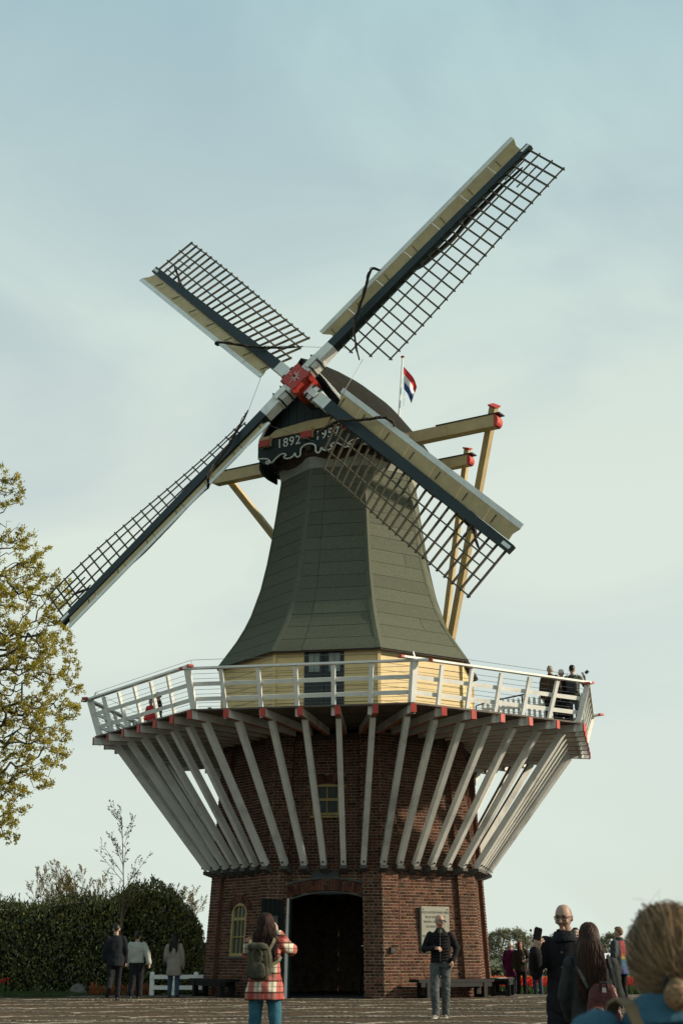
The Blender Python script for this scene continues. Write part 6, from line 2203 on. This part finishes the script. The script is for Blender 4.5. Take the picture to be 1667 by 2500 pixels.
# ---- brown haired woman with red backpack
def woman_brown():
    p = Person('woman with long straight brown hair and charcoal coat seen from behind', 1.93, -29.55, 1.60, -6)
    J = p.J
    J['elL'] = V((-.235, .02, 1.13)); J['elR'] = V((.225, .05, 1.14)); J['wrL'] = V((-.18, .17, .95)); J['wrR'] = V((.14, .20, 1.0))
    p.head_turn(6, -8)
    p.body(hands={'L': HAND_DOWN(-1), 'R': HAND_DOWN(1)}, head_vox=.009)
    p.jacket('charcoal_coat', hem=.70, hw=.19, hd=.15, arm=(.070, .066, .055), waist=.175, chest=.18, disp=.014, flare=.02, name='coat')
    p.trousers('dark_trousers'); p.shoes()
    p.hair_long('hair_brown', length=.46, n=760, rad=.0048, wave=.005, vol=1.13, seed=5, back_y=-.165, width=.125)
    root = empty('backpack', p.world((.09, -.3, .9)), 'dark red leather backpack with metal zips on the brown-haired woman', 'backpack')
    def rb(x0, x1, y0, y1, z0, z1, top=.8, n=22):
        rows = []
        for t in range(9):
            tt = t / 8; z = z0 + (z1 - z0) * tt
            k = (1 - (2 * tt - 1) ** 6 * .3) * (1 - (1 - top) * tt ** 2)
            cx, cy = (x0 + x1) / 2, (y0 + y1) / 2
            rows.append([V((cx + (x1 - x0) / 2 * k * (abs(cos(a)) ** .6) * (1 if cos(a) > 0 else -1), cy + (y1 - y0) / 2 * k * (abs(sin(a)) ** .6) * (1 if sin(a) > 0 else -1), z)) for a in [2 * pi * i / n for i in range(n)]])
        b_ = MB(); b_.loft(rows); return b_
    def put(b, nm, m, vox=.011, d=.008):
        f = fuse(b, vox, 3, d, 13); f.v = [p.world(v) for v in f.v]; return f.build(nm, m, root, smooth=True, fix=False)
    put(rb(-.07, .235, -.30, -.16, .84, 1.24, .72), 'bag', 'red_leather')
    put(rb(-.05, .095, -.355, -.28, .86, 1.06, .75), 'front_pocket', 'red_leather')
    put(rb(.115, .225, -.355, -.28, .86, 1.05, .75), 'front_pocket', 'red_leather')
    for (x0, x1, zt) in ((-.055, .098, 1.07), (.112, .228, 1.06)):
        b = MB(); q = [p.world((x0 + (x1 - x0) * (i / 12), -.35, .95 + (zt - .97) * sin(pi * (i / 12)) ** .7)) for i in range(13)]
        b.tube(q, .0032, 5); b.build('zip', 'metal_trim', root)
    b = MB(); b.tube([p.world((.055, -.31, 1.20)), p.world((.06, -.33, 1.25)), p.world((.11, -.33, 1.25)), p.world((.115, -.31, 1.20))], .012, 7); b.build('handle', 'shoe_black', root)
    b = MB(); b.box(p.world((.085, -.345, 1.19)), (.03, .012, .035)); b.build('buckle', 'metal_trim', root)
    for pts in ([(-.04, -.2, 1.2), (-.12, -.17, 1.36), (-.14, -.06, 1.47), (-.14, .06, 1.42)], [(.2, -.2, 1.2), (.17, -.17, 1.36), (.15, -.06, 1.47), (.15, .06, 1.42)]):
        b = MB()
        for a_, c_ in zip(pts, pts[1:]): b.beam(p.world(a_), p.world(c_), .026, .012, up=(.2, -1, .2))
        b.build('strap', 'charcoal_coat', root)
woman_brown()

# ---- blond woman close to the camera
def woman_blond():
    p = Person('blond woman with low bun and blue denim jacket, close at the right edge', 0.722, -38.17, 1.615, 0)
    p.head_turn(0, 2, c=(0, .015, 1.61))
    p.J['shL'] = V((-.185, -.01, 1.432)); p.J['shR'] = V((.185, -.01, 1.432))
    p.body(hands={'L': HAND_DOWN(-1), 'R': HAND_DOWN(1)}, head_vox=.006, tone=(1.0, .85, .80))
    J = p.J
    j = p.jacket('denim', hem=.90, hw=.18, hd=.14, arm=(.080, .072, .058), waist=.175, chest=.195, disp=.016, vox=.009, disp_scale=11)
    # turned-down collar, seams
    b = MB()
    b.loft([[V((rr * 1.06 * cos(2 * pi * i / 28), -.012 + rr * sin(2 * pi * i / 28), z + .018 * sin(2 * pi * i / 28) * -1)) for i in range(28)] for rr, z in ((.080, 1.515), (.090, 1.525), (.108, 1.490), (.128, 1.452), (.118, 1.448), (.086, 1.49))])
    f = fuse(b, .007, 2, .005, 20); f.build('collar', 'denim', j, smooth=True, fix=False)
    for pts in ([(-.19, -.118, 1.36), (-.1, -.135, 1.365), (0, -.14, 1.367), (.1, -.135, 1.365), (.19, -.118, 1.36)],):
        b = MB(); b.tube(pts, .004, 5); b.build('seam', 'denim', j)
    p.trousers('dim_jeans'); p.shoes()
    # strap of a bag over the left shoulder
    b = MB(); pts = [(-.14, .05, 1.475), (-.135, .01, 1.502), (-.125, -.035, 1.512), (-.112, -.075, 1.497), (-.10, -.11, 1.455), (-.085, -.135, 1.39), (-.06, -.155, 1.30), (-.03, -.165, 1.2)]
    for a_, c_ in zip(pts, pts[1:]): b.beam(p.world(V(a_) + V((0, 0, .008))), p.world(V(c_) + V((0, 0, .008))), .030, .006, up=(.1, -.4, 1))
    st = b.build('shoulder_strap', 'tan_strap', None, origin=p.world((-.12, -.06, 1.47))); tag(st, 'tan bag strap across the denim shoulder of the blond woman', 'strap')
    # hair combed back into a low bun
    rng = random.Random(9)
    base = p.hair_cap('hair_blond', k=1.08, front=.80, back=2.25, bump_=.005, vol=.004, sp=2.2)
    bun = p.H((-.010, -.138, -.060))
    b = MB(); tn = []
    def strand(pts, r0, g):
        k = len(b.v); b.tube(pts, [r0 * (1 - .4 * i / (len(pts) - 1)) for i in range(len(pts))], 4, cap=False)
        w = rng.uniform(-.08, .12); tn.extend([(g * (1 + w), g, g * (1 - w * 1.3))] * (len(b.v) - k))
    # strands travel over the head from the hairline towards the nape
    tb = 1.95; pb = pi - .06
    for _ in range(3000):
        ph = rng.uniform(0, 2 * pi); f_ = (1 + cos(ph)) / 2
        thm = 2.15 + (.85 - 2.15) * f_ ** 2.2
        th0 = thm * sqrt(rng.random())
        x0 = V((sin(th0) * sin(ph), sin(th0) * cos(ph), cos(th0)))
        tt, tp = tb + rng.uniform(-.12, .1), pb + rng.uniform(-.2, .2)
        x1 = V((sin(tt) * sin(tp), sin(tt) * cos(tp), cos(tt)))
        lift = rng.uniform(0, .03) + (.04 if rng.random() < .10 else 0); w1, w2, wa = rng.uniform(0, 6), rng.uniform(0, 6), rng.uniform(.002, .008)
        g = rng.uniform(.7, 1.35)
        pts = []
        end = rng.uniform(.92, 1.0)
        for i in range(11):
            t = i / 10 * end
            d = x0.lerp(x1, t).normalized()
            ph2 = math.atan2(d.x, d.y); th2 = math.acos(max(-1, min(1, d.z)))
            q, n = p.scalp(ph2, th2, 1.10)
            sag = V((0, 0, -.012 * sin(pi * t)))
            pts.append(q + n * lift * .35 * sin(pi * t) + sag * 0.5 + V((wa * sin(5 * t + w1) * sin(pi * t), 0, wa * sin(4 * t + w2) * sin(pi * t))))
        strand(pts, rng.uniform(.0010, .0024), g * (.6 if noise.noise((ph * 2.5, th0 * 2, 3)) < -.15 else 1.1))
    for _ in range(16):        # stray hairs in the wind
        ph = rng.uniform(0, 2 * pi); th = rng.uniform(0, 1.2)
        q, n = p.scalp(ph, th, 1.14)
        d = (n + V((rng.uniform(-.6, .9), 0, rng.uniform(-.1, .6)))).normalized()
        L_ = rng.uniform(.03, .07)
        pts = [q + d * L_ * t - V((0, 0, .3 * L_ * t * t)) + V((.25 * L_ * t * t * (1 if rng.random() < .8 else -1), 0, 0)) for t in (0, .25, .5, .75, 1)]
        strand(pts, .0004, 1.1)
    for _ in range(260):       # the bun
        ax = rvec(rng); r = rng.uniform(.020, .032)
        x = ax.cross(V((0, 0, 1))).normalized(); y = ax.cross(x)
        a0 = rng.uniform(0, 6.28); sp = rng.uniform(1.5, 4)
        strand([bun + V((0, -.006, -.006)) + (x * cos(a0 + sp * i / 8) + y * sin(a0 + sp * i / 8)) * r + V((0, 0, -.012 * abs(y.z))) for i in range(9)], .0022, rng.uniform(1.1, 1.9))
    b.build('hair_strands', 'hair_blond', base, smooth=True, tint=tn, fix=False)
    b = MB(); ellipsoid(b, bun + V((0, -.004, -.006)), (.027, .024, .031)); b.build('bun', 'hair_blond', base, smooth=True, tint=[(.7, .7, .7)] * len(b.v), fix=False)
    b = MB(); b.tube([bun + V((.024 * cos(t), .014, .012 + .024 * sin(t))) for t in [2 * pi * i / 16 for i in range(17)]], .006, 6); b.build('hair_tie', 'shoe_black', base)
woman_blond()

# ---- smaller figures
def simple(label, x, y, h, facing, jm, tm, hair, z=None, pose=None, head=(0, 0), jk=None, hairkw=None, long_=None, shoes=('shoe_black', 'shoe_black'), group=None, vox=.02, tone=(1, 1, 1), tk=None, hands=True):
    p = Person(label, x, y, h, facing, z=z, group=group)
    for k, v in (pose or {}).items(): p.J[k] = V(v)
    p.head_turn(*head)
    hd = {}
    if hands:
        for q, sg in (('L', -1), ('R', 1)):
            d = (p.J['wr' + q] - p.J['el' + q]).normalized()
            hd[q] = dict(f=d, pn=(-sg, .2, 0), side=sg, curl=28)
    p.body(vox=.022, hands=hd, head_vox=.011, tone=tone)
    a = dict(vox=vox); a.update(jk or {}); p.jacket(jm, **a)
    p.trousers(tm, vox=vox, **(tk or {})); p.shoes(*shoes)
    if long_: p.hair_long(hair, **long_)
    elif hair: p.hair_cap(hair, **(hairkw or {}))
    return p
walkA = dict(kneeL=(-.10, -.02, .50), ankL=(-.11, -.34, .28), kneeR=(.09, .10, .52), ankR=(.09, .03, .085))
simple('man in dark checked shirt walking away beside the hedge, one heel lifted', -5.68, -5.5, 1.80, 8, 'navy_cloth', 'dark_trousers', 'hair_dark', pose=walkA, jk=dict(hem=.78, arm=(.075, .066, .05), hw=.2, waist=.19, chest=.2), hairkw=dict(k=1.08, front=.9), group='people strolling by the hedge')
simple('woman in cropped off-white knit walking away by the hedge', -5.36, -4.07, 1.63, -6, 'white_knit', 'dark_trousers', 'hair_dark', pose=dict(elR=(.30, -.05, 1.16), wrR=(.36, -.08, .93), kneeL=(-.08, -.05, .5), ankL=(-.09, -.18, .14)), jk=dict(hem=.93, hw=.20, arm=(.092, .088, .07), waist=.20, chest=.20), hairkw=dict(k=1.12, front=.8, back=2.3), tk=dict(r=(.115, .095, .082)), group='people strolling by the hedge')
def beige_woman():
    p = simple('woman in long beige coat with dark hair standing at the white fence', -4.55, -2.97, 1.60, -10, 'beige_coat', 'dim_jeans', 'hair_dark', jk=dict(hem=.60, hw=.19, hd=.15, flare=.03, arm=(.08, .072, .055), waist=.185, chest=.185), long_=dict(length=.34, n=160, rad=.009, vol=1.13, seed=6, width=.13), group='people strolling by the hedge')
    b = MB()
    rows = []
    for t, (w, d) in enumerate(((.03, .02), (.10, .045), (.12, .055), (.115, .055), (.09, .04))):
        rows.append([p.world((-.27 + d * cos(a), .02 + w * sin(a), .78 + .055 * t)) for a in [2 * pi * i / 14 for i in range(14)]])
    b.loft(rows); bag = b.build('handbag', 'shoe_black', None, smooth=True, origin=p.world((-.27, .02, .78))); tag(bag, 'dark handbag hanging at the side of the beige coat', 'handbag')
    b = MB(); b.tube([p.world(q) for q in ((-.27, .08, .98), (-.25, .06, 1.2), (-.17, .02, 1.50), (-.2, -.08, 1.38), (-.27, -.04, .98))], .008, 5); b.build('strap', 'shoe_black', bag)
beige_woman()
simple('grey-haired person in purple coat turned away beside the laughing woman', 4.95, 4.45, 1.60, -30, 'purple_coat', 'dark_trousers', 'hair_white', jk=dict(hem=.62, hw=.2, flare=.03, arm=(.085, .075, .06), waist=.19, chest=.195), hairkw=dict(k=1.11, front=.9), pose=dict(elR=(.27, .1, 1.15), wrR=(.2, .28, 1.1)), group='visitors at the tulip beds')
def laughing():
    p = simple('laughing long-haired woman in dark jacket holding a bottle by the tulips', 5.2, 3.93, 1.61, 172, 'dark_brown', 'dark_trousers', 'hair_brown', head=(0, 14), pose=dict(elL=(-.27, .02, 1.14), wrL=(-.15, .2, 1.12)), jk=dict(hem=.76, hw=.2, arm=(.085, .075, .058), waist=.19, chest=.19), long_=dict(length=.42, n=150, rad=.010, wave=.01, vol=1.13, seed=8, back_y=-.10, width=.17), tone=(1.15, .95, .9), shoes=('shoe_grey', 'sole_white'), group='visitors at the tulip beds')
    b = MB(); b.tube([p.world(V((-.13, .24, 1.02 + z))) for z in (0, .005, .15, .18, .2, .23)], [.026, .03, .03, .014, .012, .012], 10)
    o = b.build('bottle', 'screen', None, smooth=True, origin=p.world((-.13, .24, 1.02))); tag(o, 'small bottle in the hand of the laughing woman', 'bottle')
    b = MB(); b.tube([p.world(V((-.13, .24, 1.25))), p.world(V((-.13, .24, 1.275)))], .014, 8); b.build('cap', 'roof_white', o)
laughing()
simple('grey-haired person in glasses and dark jacket behind the man with the phone', 5.62, 3.4, 1.60, 150, 'black_cloth', 'dim_jeans', 'hair_grey', head=(25, 0), jk=dict(hem=.86), hairkw=dict(k=1.10, front=.8), group='visitors at the tulip beds')
rb_ = simple('curly-haired person in rainbow striped jacket standing between the two women', 5.56, -10.8, 1.62, 38, 'rainbow', 'dark_trousers', 'hair_mid', jk=dict(hem=.74, hw=.21, flare=.02, arm=(.088, .078, .06), waist=.2, chest=.2, collar=.06), hairkw=dict(k=1.18, front=.75, back=2.0, bump_=.02), group=None)
simple('dark-haired person mostly hidden behind the man with the phone', 4.54, -11.6, 1.60, 175, 'black_cloth', 'dark_trousers', 'hair_dark', hairkw=dict(k=1.08, front=.85))
# on the stage
ZD = 6.936
g_ = 'visitors on the stage'
simple('person with grey hair and grey hooded coat at the right stage railing', 5.50, -2.85, 1.74, -20, 'brown_coat', 'dark_trousers', 'hair_grey', z=ZD, jk=dict(hem=.8, hw=.21, arm=(.09, .08, .06), waist=.205, chest=.21, collar=.05), hairkw=dict(k=1.10, front=.85), group=g_)
simple('person in white cap and long black coat at the stage railing, between two others', 5.82, -2.75, 1.66, -15, 'black_cloth', 'dark_trousers', 'hair_white', z=ZD, jk=dict(hem=.35, hw=.22, flare=.06, waist=.19), hairkw=dict(k=1.13, front=.95, back=1.75, bump_=.001), group=g_)
def stage_man():
    p = simple('man with black hair, bag strap and camera at the right corner of the stage', 6.12, -2.8, 1.76, -12, 'camo_grey', 'grey_jeans', 'hair_dark', z=ZD, jk=dict(hem=.84, waist=.185, chest=.2), pose=dict(elR=(.30, .12, 1.2), wrR=(.30, .2, 1.45)), hairkw=dict(k=1.09, front=.85, vol=.012), group=g_)
    c = V((.36, .22, 1.56)); R_ = Matrix.Rotation(.7, 3, 'Y')
    b = MB(); b.beam(p.world(c), p.world(c + V((.05, .02, .05))), .11 * p.k, .08 * p.k)
    o = b.build('camera_body', 'shoe_black', None, origin=p.world(c)); o.name = 'photo_camera'; tag(o, 'black camera held up at the right corner of the stage', 'camera')
    b = MB(); b.tube([p.world(c + V((.045, .02, .04))), p.world(c + V((.10, .04, .085)))], .033, 10); b.build('lens', 'lens', o)
    b = MB()
    rows = [[p.world((-.02 + .17 * cos(a), -.17 + .06 * sin(a), z)) for a in [2 * pi * i / 14 for i in range(14)]] for z in (.95, 1.0, 1.2, 1.3)]
    b.loft(rows); o = b.build('backpack', 'shoe_black', None, smooth=True, origin=p.world((0, -.17, .95))); tag(o, 'black bag on the back of the man at the stage corner', 'backpack')
    for s_ in (-1, 1):
        b = MB(); b.tube([p.world((s_ * .12, -.19, 1.28)), p.world((s_ * .14, -.12, 1.44)), p.world((s_ * .14, .0, 1.49))], .014, 6); b.build('strap', 'olive_strap', o)
stage_man()
simple('child in red coat and dark hat on the left of the stage', -5.75, -0.6, 1.22, 150, 'child_red', 'child_red', 'hair_dark', z=ZD, jk=dict(hem=.8, waist=.2, chest=.2, hw=.21), hairkw=dict(k=1.16, front=.9, back=1.9), group=g_)
simple('adult in dark coat behind the child on the left of the stage', -5.75, 1.0, 1.70, 100, 'dark_brown', 'dark_trousers', 'hair_mid', z=ZD, hairkw=dict(k=1.09, front=.85), group=g_)
simple('pale-haired visitor low behind the left railing near the yellow wall', -4.35, 2.6, 1.50, 90, 'brown_coat', 'dark_trousers', 'hair_blond', z=ZD, hairkw=dict(k=1.10, front=.85), group=g_)

bpy.data.scenes.remove(TMP)
